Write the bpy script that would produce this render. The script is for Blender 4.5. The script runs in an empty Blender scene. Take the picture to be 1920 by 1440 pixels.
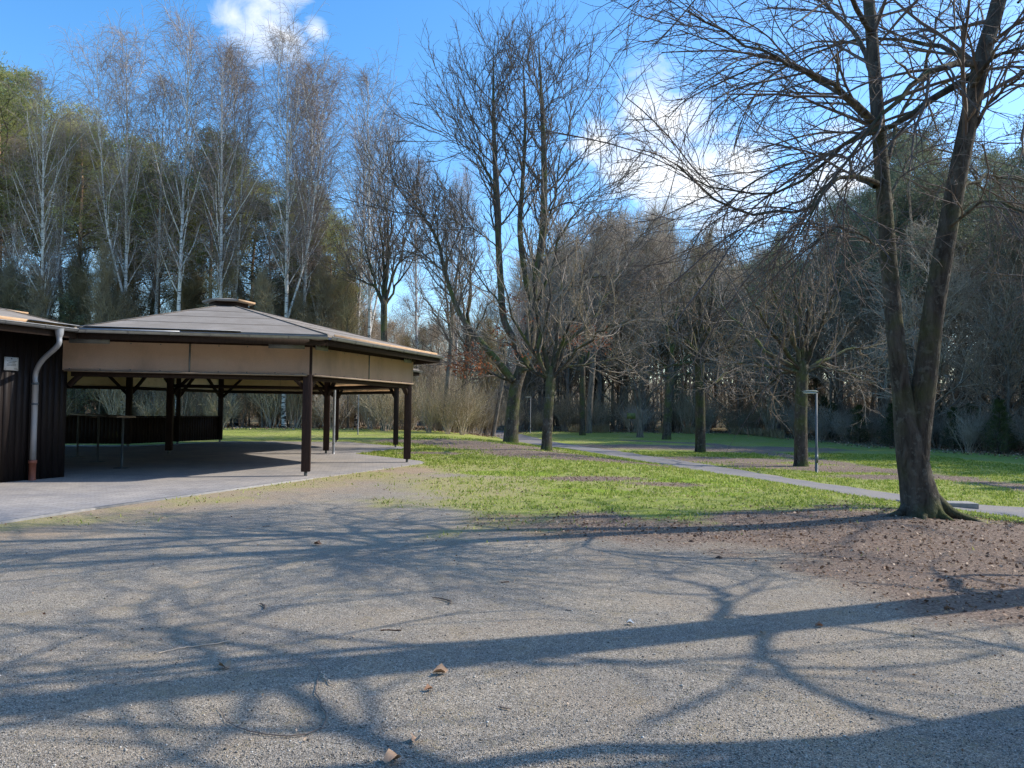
import bpy, math, random
import numpy as np
from mathutils import Matrix, Vector
R_ = math.radians
rng = np.random.default_rng(7)
random.seed(7)
sc = bpy.context.scene
COL = sc.collection

# ------------------------------------------------------------------ camera
F, CH, PITCH, ROLL = 1400.0, 1.55, math.atan(50/1400.0), 0.012
cam_d = bpy.data.cameras.new("camera"); cam = bpy.data.objects.new("camera", cam_d); COL.objects.link(cam)
cam_d.sensor_width = 36; cam_d.lens = 36*F/1920; cam_d.clip_start = 0.05; cam_d.clip_end = 3000
CM = Matrix.Rotation(math.pi/2+PITCH, 3, 'X') @ Matrix.Rotation(ROLL, 3, 'Z')
cam.matrix_world = Matrix.Translation((0, 0, CH)) @ CM.to_4x4()
sc.camera = cam
CMn = np.array(CM)

def ray(u, v):
    d = CMn @ np.array([(u-960)/F, -(v-720)/F, -1.0]); return d/d[1]
def at(u, v, D):                      # the point seen at photo pixel (u, v) whose distance ahead is D
    return np.array([0, 0, CH]) + ray(u, v)*D

def ss(a, b, x):
    t = np.clip((x-a)/(b-a), 0, 1); return t*t*(3-2*t)

def hash2(ix, iy, seed):
    n = (ix.astype(np.int64)*374761393 + iy.astype(np.int64)*668265263 + seed*1442695041) & 0xffffffff
    n = ((n ^ (n >> 13))*1274126177) & 0xffffffff
    return ((n ^ (n >> 16)) & 0xffff)/65535.0
def vnoise(x, y, seed=0):
    ix = np.floor(x); iy = np.floor(y); fx = x-ix; fy = y-iy
    fx = fx*fx*(3-2*fx); fy = fy*fy*(3-2*fy)
    a = hash2(ix, iy, seed); b = hash2(ix+1, iy, seed); c = hash2(ix, iy+1, seed); d = hash2(ix+1, iy+1, seed)
    return (a*(1-fx)+b*fx)*(1-fy)+(c*(1-fx)+d*fx)*fy
def fbm(x, y, seed=0, o=4):
    s = 0; a = .5; t = 0
    for i in range(o):
        s = s + a*vnoise(x*2**i+i*17.3, y*2**i-i*9.1, seed+i); t += a; a *= .55
    return s/t

def tz(x, y):
    x = np.asarray(x, float); y = np.asarray(y, float)
    s = (x+.3*y-11.6)/1.04
    z = -.55*ss(-2.5, 5, s) + .3*ss(33, 46, y)*ss(0, -6, x) + .3*ss(48, 72, y)*ss(-4, 3, x)
    z = z + 9*ss(100, 190, np.hypot(x, y))
    z = z + .10*np.exp(-(((x-6.2)/1.6)**2+((y-11.0)/1.3)**2))
    z = z + (fbm(x*.35, y*.35, 5, 3)-.5)*.07*ss(5, 12, y)*ss(-3, 1, x)
    return z
def G(u, v):
    r = ray(u, v); o = np.array([0, 0, CH]); lo, hi = 1.0, 300.0
    n = 600; D = np.geomspace(lo, hi, n); P = o+r*D[:, None]; g = P[:, 2]-tz(P[:, 0], P[:, 1])
    k = np.argmax(g < 0)
    if g[k] >= 0: return P[-1]
    a, b = D[k-1], D[k]
    for _ in range(30):
        m = (a+b)/2; p = o+r*m
        if p[2]-tz(p[0], p[1]) < 0: b = m
        else: a = m
    p = o+r*a; p[2] = float(tz(p[0], p[1])); return p

# ------------------------------------------------------------------ materials
def new_mat(name):
    m = bpy.data.materials.new(name); m.use_nodes = True
    nt = m.node_tree; b = nt.nodes["Principled BSDF"]; b.inputs["Roughness"].default_value = .85
    b.inputs["Specular IOR Level"].default_value = .25
    return m, nt, b
def N(nt, t, **k):
    n = nt.nodes.new(t)
    for a, v in k.items():
        if a == 'ins':
            for i, x in v.items(): n.inputs[i].default_value = x
        else: setattr(n, a, v)
    return n
def noise(nt, vec, scale, detail=4, rough=.6, dist=0):
    n = N(nt, "ShaderNodeTexNoise"); n.inputs["Scale"].default_value = scale; n.inputs["Detail"].default_value = detail
    n.inputs["Roughness"].default_value = rough; n.inputs["Distortion"].default_value = dist
    if vec is not None: nt.links.new(vec, n.inputs["Vector"])
    return n.outputs["Fac"]
def ramp(nt, fac, stops):
    r = N(nt, "ShaderNodeValToRGB"); e = r.color_ramp.elements
    while len(e) < len(stops): e.new(.5)
    for i, (p, c) in enumerate(stops):
        e[i].position = p; e[i].color = (*c, 1) if len(c) == 3 else c
    nt.links.new(fac, r.inputs[0]); return r.outputs[0]
def mix(nt, fac, a, b, mode='MIX'):
    n = N(nt, "ShaderNodeMix", data_type='RGBA', blend_type=mode, clamp_factor=True)
    for sock, val in ((n.inputs[0], fac), (n.inputs[6], a), (n.inputs[7], b)):
        if isinstance(val, bpy.types.NodeSocket): nt.links.new(val, sock)
        elif isinstance(val, (int, float)): sock.default_value = val
        else: sock.default_value = (*val, 1)
    return n.outputs[2]
def math_(nt, op, a, b=None, clamp=False):
    n = N(nt, "ShaderNodeMath", operation=op, use_clamp=clamp)
    for s, v in ((n.inputs[0], a), (n.inputs[1], b)):
        if v is None: continue
        if isinstance(v, bpy.types.NodeSocket): nt.links.new(v, s)
        else: s.default_value = v
    return n.outputs[0]
def mapping(nt, scale=(1, 1, 1), coord="Object"):
    tc = N(nt, "ShaderNodeTexCoord"); mp = N(nt, "ShaderNodeMapping"); mp.inputs["Scale"].default_value = scale
    nt.links.new(tc.outputs[coord], mp.inputs["Vector"]); return mp.outputs[0]
def bump(nt, bsdf, h, strength=.5, dist=.02):
    b = N(nt, "ShaderNodeBump"); b.inputs["Strength"].default_value = strength; b.inputs["Distance"].default_value = dist
    nt.links.new(h, b.inputs["Height"]); nt.links.new(b.outputs[0], bsdf.inputs["Normal"])
def simple(name, c1, c2=None, scale=8, rough=.85, stretch=(1, 1, 1), bumpk=0, metallic=0, vary=0, spec=.25):
    m, nt, b = new_mat(name); v = mapping(nt, stretch); c2 = c2 or tuple(x*.7 for x in c1)
    f = noise(nt, v, scale, 5, .65)
    col = ramp(nt, f, [(.3, c2), (.7, c1)])
    if vary:
        oi = N(nt, "ShaderNodeObjectInfo"); g = math_(nt, 'ADD', math_(nt, 'MULTIPLY', oi.outputs["Random"], vary*2), 1-vary)
        cc = N(nt, "ShaderNodeCombineColor"); [nt.links.new(g, cc.inputs[i]) for i in range(3)]
        col = mix(nt, 1.0, col, cc.outputs[0], 'MULTIPLY')
    nt.links.new(col, b.inputs["Base Color"]); b.inputs["Roughness"].default_value = rough; b.inputs["Metallic"].default_value = metallic
    b.inputs["Specular IOR Level"].default_value = spec
    if bumpk: bump(nt, b, f, bumpk, .03)
    return m

def bark(name, dark, light, moss=.0, mosscol=(.10, .12, .025), sc_=6, ztop=None, topcol=None, mossup=.5):
    m, nt, b = new_mat(name); v = mapping(nt, (1, 1, .28))
    f = noise(nt, v, sc_, 6, .7, .6); f2 = noise(nt, mapping(nt, (1, 1, 1)), 1.3, 3, .6)
    f3 = noise(nt, mapping(nt), 9, 3, .6)
    col = ramp(nt, f, [(.35, dark), (.62, light)])
    lich = ramp(nt, f3, [(.57, (0, 0, 0)), (.63, (1, 1, 1))])
    col = mix(nt, math_(nt, 'MULTIPLY', lich, .4), col, (.26, .26, .21))
    oi = N(nt, "ShaderNodeObjectInfo")
    if ztop:
        se = N(nt, "ShaderNodeSeparateXYZ"); tc = N(nt, "ShaderNodeTexCoord"); nt.links.new(tc.outputs["Object"], se.inputs[0])
        zf = math_(nt, 'ADD', math_(nt, 'DIVIDE', math_(nt, 'SUBTRACT', se.outputs[2], ztop*.25), ztop*.35), math_(nt, 'MULTIPLY', math_(nt, 'SUBTRACT', f2, .5), .8), True)
        col = mix(nt, zf, col, mix(nt, f, topcol, tuple(x*.55 for x in topcol)))
    if moss:
        g = N(nt, "ShaderNodeNewGeometry"); se = N(nt, "ShaderNodeSeparateXYZ"); nt.links.new(g.outputs["Normal"], se.inputs[0])
        k = math_(nt, 'ADD', math_(nt, 'MULTIPLY', se.outputs[2], mossup), math_(nt, 'MULTIPLY', math_(nt, 'SUBTRACT', f2, 1-moss), 4), True)
        col = mix(nt, math_(nt, 'MULTIPLY', k, .85), col, mosscol)
    g = math_(nt, 'ADD', math_(nt, 'MULTIPLY', oi.outputs["Random"], .5), .75)
    cc = N(nt, "ShaderNodeCombineColor"); [nt.links.new(g, cc.inputs[i]) for i in range(3)]
    col = mix(nt, 1.0, col, cc.outputs[0], 'MULTIPLY')
    nt.links.new(col, b.inputs["Base Color"]); bump(nt, b, f, 1.0, .07); b.inputs["Roughness"].default_value = .95
    return m

M = {}
M['bark_grey'] = bark("grey_bark", (.09, .075, .06), (.32, .27, .215), .42)
M['bark_dark'] = bark("dark_mossy_bark", (.035, .028, .022), (.125, .10, .078), .55)
M['bark_big'] = bark("smooth_grey_bark", (.055, .046, .036), (.155, .135, .105), .50, (.12, .135, .035), 9)
M['bark_pine'] = bark("pine_bark", (.10, .07, .055), (.30, .21, .16), 0, ztop=14, topcol=(.78, .50, .33))
M['twig_mid'] = simple("twig_mid", (.36, .29, .22), (.20, .16, .12), 2, vary=.2)
M['twig_brown'] = simple("twig_brown", (.58, .48, .37), (.36, .29, .22), 2, vary=.3)
M['twig_dark'] = simple("twig_dark", (.22, .18, .15), (.12, .095, .08), 2, vary=.25)
M['twig_birch'] = simple("twig_birch", (.46, .38, .33), (.27, .215, .19), 2, vary=.2)
M['twig_olive'] = simple("twig_olive", (.40, .33, .18), (.22, .18, .10), 2, vary=.3)
M['twig_straw'] = simple("twig_straw", (.50, .41, .26), (.28, .22, .14), 1.5, vary=.3)

def birch_bark():
    m, nt, b = new_mat("birch_bark"); v = mapping(nt, (1, 1, 5)); f = noise(nt, v, 2.2, 4, .6, .3)
    se = N(nt, "ShaderNodeSeparateXYZ"); tc = N(nt, "ShaderNodeTexCoord"); nt.links.new(tc.outputs["Object"], se.inputs[0])
    low = math_(nt, 'MULTIPLY', math_(nt, 'SUBTRACT', 1.0, math_(nt, 'DIVIDE', se.outputs[2], 3.5, True), True), .14)
    f = math_(nt, 'SUBTRACT', f, low)
    col = ramp(nt, f, [(.36, (.04, .035, .03)), (.44, (.66, .63, .58)), (.7, (.84, .82, .78))])
    nt.links.new(col, b.inputs["Base Color"]); bump(nt, b, f, .4, .02); return m
M['bark_birch'] = birch_bark()

def foliage(name, c1, c2, c3, transl=.25, isl=False):
    m, nt, b = new_mat(name); v = mapping(nt); f = noise(nt, v, .9, 3, .7)
    oi = N(nt, "ShaderNodeObjectInfo"); f = math_(nt, 'ADD', f, math_(nt, 'MULTIPLY', math_(nt, 'SUBTRACT', oi.outputs["Random"], .5), .25))
    if isl: ge = N(nt, 'ShaderNodeNewGeometry'); f = math_(nt, 'ADD', math_(nt, 'MULTIPLY', f, .5), math_(nt, 'MULTIPLY', ge.outputs['Random Per Island'], .5))
    col = ramp(nt, f, [(.3, c1), (.5, c2), (.7, c3)]); nt.links.new(col, b.inputs["Base Color"])
    b.inputs["Roughness"].default_value = .6
    t = N(nt, "ShaderNodeBsdfTranslucent"); nt.links.new(col, t.inputs[0]); mx = N(nt, "ShaderNodeMixShader"); mx.inputs[0].default_value = transl
    nt.links.new(b.outputs[0], mx.inputs[1]); nt.links.new(t.outputs[0], mx.inputs[2])
    nt.links.new(mx.outputs[0], nt.nodes["Material Output"].inputs[0]); return m
M['needles'] = foliage("pine_needles", (.22, .25, .085), (.42, .43, .16), (.62, .57, .27), .5)
M['needles_dark'] = foliage("dark_needles", (.10, .125, .075), (.19, .215, .13), (.30, .31, .19), .4)
M['leaf_green'] = foliage("holly_leaves", (.03, .05, .018), (.08, .11, .03), (.17, .19, .05))
M['leaf_orange'] = foliage("dry_oak_leaves", (.30, .10, .045), (.42, .16, .07), (.50, .24, .12), .4)
M['leaf_litter'] = foliage("leaf_litter", (.14, .075, .045), (.34, .21, .13), (.66, .50, .36), .15, True)
M['grass_blade'] = foliage("grass_blades", (.17, .25, .035), (.34, .44, .06), (.58, .58, .18), .35, True)
M['reed'] = foliage("dry_reeds", (.30, .22, .12), (.45, .35, .21), (.55, .46, .30), .3)

# ------------------------------------------------------------------ mesh buffers
class MB:
    def __init__(s): s.v = []; s.f = []; s.n = 0
    def quads(s, V, Q): s.v.append(np.asarray(V, np.float32).reshape(-1, 3)); s.f.append(np.asarray(Q, np.int32).reshape(-1, 4)+s.n); s.n += len(s.v[-1])
    def tris(s, V, T):
        s.v.append(np.asarray(V, np.float32).reshape(-1, 3)); T = np.asarray(T, np.int32).reshape(-1, 3)+s.n
        s.f.append(T); s.n += len(s.v[-1])
    def tubes(s, P, R, S=3, cap=False):
        P = np.asarray(P, float); R = np.asarray(R, float); m, k, _ = P.shape
        T = np.gradient(P, axis=1); T /= np.linalg.norm(T, axis=2, keepdims=True)+1e-9
        mean = np.abs(P[:, -1]-P[:, 0]); ref = np.eye(3)[np.argmin(mean, axis=1)][:, None, :]
        A = np.cross(T, ref); A /= np.linalg.norm(A, axis=2, keepdims=True)+1e-9; B = np.cross(T, A)
        th = np.arange(S)/S*2*np.pi
        V = P[:, :, None, :]+R[:, :, None, None]*(A[:, :, None, :]*np.cos(th)[None, None, :, None]+B[:, :, None, :]*np.sin(th)[None, None, :, None])
        base = (np.arange(m)*k*S)[:, None, None]+(np.arange(k-1)*S)[None, :, None]+np.arange(S)[None, None, :]
        nx = (np.arange(m)*k*S)[:, None, None]+(np.arange(k-1)*S)[None, :, None]+((np.arange(S)+1) % S)[None, None, :]
        Q = np.stack([base, nx, nx+S, base+S], -1).reshape(-1, 4); n0 = s.n
        s.quads(V, Q)
        if cap:
            for i in range(m):
                for e in (0, k-1):
                    c = P[i, e]; s.v.append(np.array([c], np.float32)); ci = s.n; s.n += 1
                    r = n0+i*k*S+e*S+np.arange(S); s.f.append(np.stack([r, np.roll(r, -1), np.full(S, ci)], -1).astype(np.int32))
    def box(s, c, d, rz=0, mat3=None):
        d = np.array(d)/2; V = np.array([[x, y, z] for x in (-1, 1) for y in (-1, 1) for z in (-1, 1)])*d
        if mat3 is None:
            ca, sa = math.cos(rz), math.sin(rz); mat3 = np.array([[ca, -sa, 0], [sa, ca, 0], [0, 0, 1]])
        V = V@np.array(mat3).T+np.array(c)
        s.quads(V, [[0, 1, 3, 2], [4, 6, 7, 5], [0, 4, 5, 1], [2, 3, 7, 6], [0, 2, 6, 4], [1, 5, 7, 3]])
    def bar(s, a, b, w, h):            # a square timber from a to b
        a = np.array(a, float); b = np.array(b, float); x = b-a; L = np.linalg.norm(x); x /= L
        y = np.cross([0, 0, 1], x); y = y/np.linalg.norm(y) if np.linalg.norm(y) > 1e-6 else np.array([0, 1, 0.]); z = np.cross(x, y)
        s.box((a+b)/2, (L, w, h), mat3=np.stack([x, y, z], 1))
    def prism(s, poly, z0, z1):
        poly = np.array(poly, float); n = len(poly); z0 = np.broadcast_to(z0, n); z1 = np.broadcast_to(z1, n)
        V = np.concatenate([np.c_[poly, z0], np.c_[poly, z1]]); i = np.arange(n); j = (i+1) % n
        n0 = s.n; s.quads(V, np.stack([i, j, j+n, i+n], -1))
        s.v.append(np.array([[*poly.mean(0), z0.mean()], [*poly.mean(0), z1.mean()]], np.float32))
        s.f.append(np.stack([n0+j, n0+i, np.full(n, s.n)], -1).astype(np.int32)); s.f.append(np.stack([n0+i+n, n0+j+n, np.full(n, s.n+1)], -1).astype(np.int32)); s.n += 2
    def build(s, name, m, parent=None, smooth=False, loc=(0, 0, 0), bevel=0):
        me = bpy.data.meshes.new(name)
        V = np.concatenate(s.v)-np.array(loc, np.float32); tot = [f.shape[1] for f in s.f for _ in (0,)]
        li = np.concatenate([f.ravel() for f in s.f]); lt = np.concatenate([np.full(len(f), f.shape[1]) for f in s.f]).astype(np.int32)
        ls = np.concatenate([[0], np.cumsum(lt)[:-1]]).astype(np.int32)
        me.vertices.add(len(V)); me.vertices.foreach_set("co", V.ravel())
        me.loops.add(len(li)); me.loops.foreach_set("vertex_index", li.astype(np.int32))
        me.polygons.add(len(lt)); me.polygons.foreach_set("loop_start", ls)
        if smooth: me.polygons.foreach_set("use_smooth", np.ones(len(lt), bool))
        me.update(calc_edges=True); me.materials.append(m)
        o = bpy.data.objects.new(name, me); COL.objects.link(o); o.location = loc
        if parent: o.parent = parent; o.location = np.array(loc)
        if bevel:
            w = o.modifiers.new("bevel", 'BEVEL'); w.width = bevel; w.segments = 2; w.limit_method = 'ANGLE'
        return o
def empty(name, loc=(0, 0, 0), rz=0):
    o = bpy.data.objects.new(name, None); COL.objects.link(o); o.location = loc; o.rotation_euler = (0, 0, rz); o.empty_display_size = .3; return o
def tag(o, label=None, cat=None, group=None, kind=None):
    if label: o['label'] = label
    if cat: o['category'] = cat
    if group: o['group'] = group
    if kind: o['kind'] = kind
    return o
def dup(o, parent=None):
    c = o.copy(); COL.objects.link(c); c.parent = parent
    for ch in [x for x in bpy.data.objects if x.parent == o] if o not in KIDS else KIDS[o]:
        dup(ch, c)
    return c
KIDS = {}

# ------------------------------------------------------------------ trees
def resample(pts, k):
    pts = np.array(pts, float); d = np.r_[0, np.cumsum(np.linalg.norm(np.diff(pts[:, :3], axis=0), axis=1))]
    q = np.r_[[2*pts[0]-pts[1]], pts, [2*pts[-1]-pts[-2]]]; out = []
    for t in np.linspace(0, d[-1], k):
        i = min(max(np.searchsorted(d, t)-1, 0), len(pts)-2); w = (t-d[i])/(d[i+1]-d[i]+1e-9)
        a, b, c, e = q[i:i+4]; out.append(.5*((2*b)+(-a+c)*w+(2*a-5*b+4*c-e)*w*w+(-a+3*b-3*c+e)*w**3))
    return np.array(out)
def along(P, t):
    k = P.shape[1]; x = np.clip(t, 0, .9999)*(k-1); i = x.astype(int); w = (x-i)
    return i, w
def grow(P, R, n, t0, t1, ang, L, K, rr, rmin, up=0., wig=.25, jit=.3, Lt=0.0, rg=None, rcap=9, arc=0.0, tipfall=None):
    """child branches of every path in P: n each, between t0 and t1 along it. L: length (scalar or per-parent share if negative)."""
    rg = rg if rg is not None else rng
    m = len(P); idx = np.repeat(np.arange(m), n); j = np.tile(np.arange(n), m)
    t = t0+(t1-t0)*(j+rg.random(len(j)))/n; i, w = along(P, t)
    pos = P[idx, i]*(1-w[:, None])+P[idx, np.minimum(i+1, P.shape[1]-1)]*w[:, None]
    tan = P[idx, np.minimum(i+1, P.shape[1]-1)]-P[idx, i]; tan /= np.linalg.norm(tan, axis=1, keepdims=True)+1e-9
    r0 = R[idx, i]*(1-w)+R[idx, np.minimum(i+1, R.shape[1]-1)]*w
    az = j*2.39996+rg.random(m)[idx]*6.283+rg.normal(0, .35, len(j))
    ref = np.where(np.abs(tan[:, 2:3]) > .8, np.array([[1., 0, 0]]), np.array([[0, 0, 1.]]))
    a = np.cross(tan, ref); a /= np.linalg.norm(a, axis=1, keepdims=True)+1e-9; b = np.cross(tan, a)
    an = ang*(1+rg.normal(0, jit*.5, len(j)))
    d = tan*np.cos(an)[:, None]+(a*np.cos(az)[:, None]+b*np.sin(az)[:, None])*np.sin(an)[:, None]
    plen = np.linalg.norm(np.diff(P, axis=1), axis=2).sum(1)[idx]
    ln = (L if L > 0 else -L*plen)*np.exp(rg.normal(0, .25, len(j)))
    if tipfall is not None: ln = ln*np.interp(t, *tipfall)
    else: ln = ln*(1-Lt*(t-t0)/(t1-t0+1e-9))
    rs = np.maximum(np.minimum(np.minimum(r0*rr, ln*.03), rcap), rmin*1.15)
    Q = np.zeros((len(j), K, 3)); Q[:, 0] = pos; st = (ln/(K-1))[:, None]
    side = rg.normal(0, 1, (len(j), 3)); dd = d.copy()
    for k in range(1, K):
        dd = dd+np.array([0, 0, up])/(K-1)*2+rg.normal(0, wig, dd.shape)/math.sqrt(K)+side*arc/(K-1)
        dd /= np.linalg.norm(dd, axis=1, keepdims=True)+1e-9; Q[:, k] = Q[:, k-1]+dd*st
    s = np.linspace(0, 1, K)[None]; RR = rs[:, None]*(1-s)**.8+rmin*np.minimum(1, s*1.2+.0)
    RR = np.maximum(RR, rmin)
    return Q, RR
def path1(pts, r, k=14):
    pts = np.array(pts, float); q = resample(pts, k); d = np.r_[0, np.cumsum(np.linalg.norm(np.diff(pts, axis=0), axis=1))]
    x = np.linspace(0, d[-1], k); rr = np.interp(x, d, r) if len(r) == len(pts) else np.interp(x/d[-1], np.linspace(0, 1, len(r)), r); return q[None], rr[None]

def quadcloud(mb, C, D, L, W, rg):
    """thin leaf-shaped quads at C along D"""
    n = len(C); D = D/(np.linalg.norm(D, axis=1, keepdims=True)+1e-9)
    s = np.cross(D, rg.normal(0, 1, (n, 3))); s /= np.linalg.norm(s, axis=1, keepdims=True)+1e-9
    L = np.broadcast_to(L, n)[:, None]; W = np.broadcast_to(W, n)[:, None]
    V = np.stack([C, C+D*L*.5+s*W*.5, C+D*L, C+D*L*.5-s*W*.5], 1)
    mb.quads(V, np.arange(n*4).reshape(n, 4))

def proto_root(name, trunk, crown, bm, cm, leafs=None, smooth=True):
    r = empty(name); t = trunk.build('trunk', bm, r, True); c = crown.build('crown', cm, r, False); KIDS[r] = [t, c]; KIDS[t] = []; KIDS[c] = []
    if leafs:
        l = leafs[0].build('foliage', leafs[1], r); KIDS[r].append(l); KIDS[l] = []
    r['used'] = 0; return r
def stem(h, r, lean=.03, wob=.02, k=16, flare=1.5, rg=rng, top=.12):
    z = np.linspace(0, h, k); x = np.cumsum(rg.normal(0, wob*h/k*2.0, k)); y = np.cumsum(rg.normal(0, wob*h/k*2.0, k)); x -= x[0]; y -= y[0]
    a = rg.random()*6.28; P = np.stack([x+math.cos(a)*lean*z, y+math.sin(a)*lean*z, z-.15*(z < .01)], 1)
    s = z/h; R = r*((1-s)**.75*(1-top)+top*(1-s*.7)); R[0] *= flare; R[1] *= 1+(flare-1)*.12
    # extra ring for the root flare
    P = np.insert(P, 1, P[0]*(1-.35/ (h/(k-1)))+P[1]*(.35/(h/(k-1))), 0); R = np.insert(R, 1, r*1.08)
    return P[None], R[None]

def birch(seed, h=24):
    g = np.random.default_rng(seed); T, C = MB(), MB(); P, R = stem(h, .16, .03, .012, 20, 1.3, g, .06)
    T.tubes(P, R, 8)
    if seed % 2:
        q = P[0]; i = 5+seed % 3; b = q[i]; a = g.random()*6.28; e = b+np.array([math.cos(a)*2.2, math.sin(a)*2.2, h*.62])
        P2, R2 = path1([b, b+(e-b)*.3+np.array([math.cos(a)*.6, math.sin(a)*.6, 0]), b+(e-b)*.65+np.array([math.cos(a)*.4, math.sin(a)*.4, 0]), e], [.09, .06, .035, .01], 14); T.tubes(P2, R2, 6)
    else: P2 = None
    a1 = dict(rg=g)
    L1, r1 = grow(P, R, 40, .36, .98, .5, h*.19, 9, .38, .012, up=.25, wig=.16, tipfall=([.36, .55, .75, 1], [.45, 1, .85, .25]), rcap=.05, **a1)
    if P2 is not None:
        b, c = grow(P2, R2, 20, .2, .98, .5, h*.15, 9, .5, .013, up=.25, wig=.15, tipfall=([.2, .5, .8, 1], [.6, 1, .8, .25]), rcap=.04, **a1); L1 = np.concatenate([L1, b]); r1 = np.concatenate([r1, c])
    C2 = MB(); C2.tubes(L1, r1, 4)
    L2, r2 = grow(L1, r1, 9, .15, 1, .5, -.38, 6, .6, .008, up=-.05, wig=.2, **a1); C.tubes(L2, r2, 3)
    L3, r3 = grow(L2, r2, 7, .15, 1, .5, .95, 5, .6, .0042, up=-.55, wig=.2, **a1); C.tubes(L3, r3, 3)
    r = empty('birch_tree'); t = T.build('trunk', M['bark_birch'], r, True); l = C2.build('branches', M['bark_birch'], r, True); c = C.build('crown', M['twig_birch'], r)
    KIDS[r] = [t, l, c]; KIDS[t] = []; KIDS[l] = []; KIDS[c] = []; r['used'] = 0; return r

def bare(seed, h=16, r=.2, base=.2, spread=.32, ang=.75, up=.35, tw='twig_brown', bk='bark_grey', n1=26, n2=9, n3=7, n4=4, fork=False, name='bare_tree', tr=.0055):
    g = np.random.default_rng(seed); T, C = MB(), MB(); P, R = stem(h, r, .04, .022, 16, 1.5, g, .05); T.tubes(P, R, 8)
    L1, r1 = grow(P, R, n1, base, .97, ang, h*spread, 9, .5, .016, up=up, wig=.28, tipfall=([base, base+.2, .8, 1], [.95, 1, .6, .2]), rcap=r*.5, rg=g)
    T.tubes(L1, r1, 5)
    L2, r2 = grow(L1, r1, n2, .2, 1, .7, -.45, 7, .6, .01, up=.15, wig=.3, rg=g); C.tubes(L2, r2, 4)
    L3, r3 = grow(L2, r2, n3, .15, 1, .7, -.45, 5, .6, .007, up=.1, wig=.3, rg=g); C.tubes(L3, r3, 3)
    L4, r4 = grow(L3, r3, n4, .2, 1, .7, .45, 4, .6, tr, up=.1, wig=.3, rg=g); C.tubes(L4, r4, 3)
    return proto_root(name, T, C, M[bk], M[tw])

def pine(seed, h=20, base=.5, mat='needles', spread=.2):
    g = np.random.default_rng(seed); T, C, Lf = MB(), MB(), MB(); P, R = stem(h, .22, .03, .012, 18, 1.3, g, .12); T.tubes(P, R, 9)
    L1, r1 = grow(P, R, 36, base, .99, 1.15, h*spread, 7, .4, .02, up=.12, wig=.3, tipfall=([base, base+.15, .8, 1], [.45, 1, .75, .35]), rcap=.07, rg=g); C.tubes(L1, r1, 4)
    d1, dr = grow(P, R, 10, .2, base, 1.4, h*.09, 5, .3, .012, up=-.1, wig=.3, rg=g); C.tubes(d1, dr, 3)
    L2, r2 = grow(L1, r1, 8, .3, 1, .8, -.38, 5, .5, .01, up=.2, wig=.3, rg=g); C.tubes(L2, r2, 3)
    L3, r3 = grow(L2, r2, 3, .4, 1.0, .8, .40, 3, .5, .008, up=.25, wig=.3, rg=g)
    tips = L3[:, -1]; dr = L3[:, -1]-L3[:, 0]; n = 26
    Cn = np.repeat(tips, n, 0)+g.normal(0, .15, (len(tips)*n, 3)); Dn = g.normal(0, 1, (len(tips)*n, 3)); Dn[:, 2] = Dn[:, 2]*.8+.5
    quadcloud(Lf, Cn, Dn, g.uniform(.16, .32, len(Cn)), .042, g)
    return proto_root('pine_tree', T, C, M['bark_pine'], M['twig_dark'], (Lf, M[mat]))

def conifer(seed, h=9, mat='needles_dark', name='yew_tree', wid=.28):
    g = np.random.default_rng(seed); T, C, Lf = MB(), MB(), MB(); P, R = stem(h, .14, .02, .015, 12, 1.3, g, .08); T.tubes(P, R, 7)
    L1, r1 = grow(P, R, 60, .06, .99, 1.25, h*wid, 6, .4, .012, up=.15, wig=.25, Lt=.85, rcap=.05, rg=g); C.tubes(L1, r1, 3)
    L2, r2 = grow(L1, r1, 9, .2, 1, .8, -.32, 4, .5, .006, up=-.2, wig=.3, rg=g); C.tubes(L2, r2, 3)
    L3 = L2[:, 1:].reshape(-1, 3); n = 10
    Cn = np.repeat(L3, n, 0)+g.normal(0, .08, (len(L3)*n, 3)); Dn = g.normal(0, 1, Cn.shape); Dn[:, 2] -= .3
    quadcloud(Lf, Cn, Dn, g.uniform(.10, .2, len(Cn)), .035, g)
    return proto_root(name, T, C, M['bark_dark'], M['twig_dark'], (Lf, M[mat]))

def shrub_arrays(seed, h=3.2, n=16, w=.7):
    g = np.random.default_rng(seed); a = g.random(n)*6.28; rr = g.random(n)*w*.5
    P = np.zeros((n, 7, 3)); P[:, 0] = np.stack([np.cos(a)*rr, np.sin(a)*rr, np.full(n, -.05)], 1)
    d = np.stack([np.cos(a)*.28, np.sin(a)*.28, np.ones(n)], 1)+g.normal(0, .12, (n, 3)); hh = h*g.uniform(.55, 1.1, n)
    for k in range(1, 7):
        d = d+g.normal(0, .10, d.shape); d /= np.linalg.norm(d, axis=1, keepdims=True); P[:, k] = P[:, k-1]+d*(hh/6)[:, None]
    R = np.linspace(.022, .006, 7)[None]*g.uniform(.7, 1.3, (n, 1))
    L1, r1 = grow(P, R, 8, .2, 1, .6, -.4, 5, .6, .006, up=.3, wig=.3, rg=g)
    L2, r2 = grow(L1, r1, 5, .2, 1, .7, .45, 4, .6, .0045, up=.2, wig=.3, rg=g)
    return (P, R), (L1, r1), (L2, r2)
def shrub(seed, h=3.2, n=16, w=.7, tw='twig_straw'):
    S, A, B = shrub_arrays(seed, h, n, w); T, C = MB(), MB(); T.tubes(*S, 4); C.tubes(*A, 3); C.tubes(*B, 3)
    r = empty('bare_shrub'); t = T.build('stems', M['twig_brown'], r, True); c = C.build('twigs', M[tw], r); KIDS[r] = [t, c]; KIDS[t] = []; KIDS[c] = []; r['used'] = 0; return r

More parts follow.
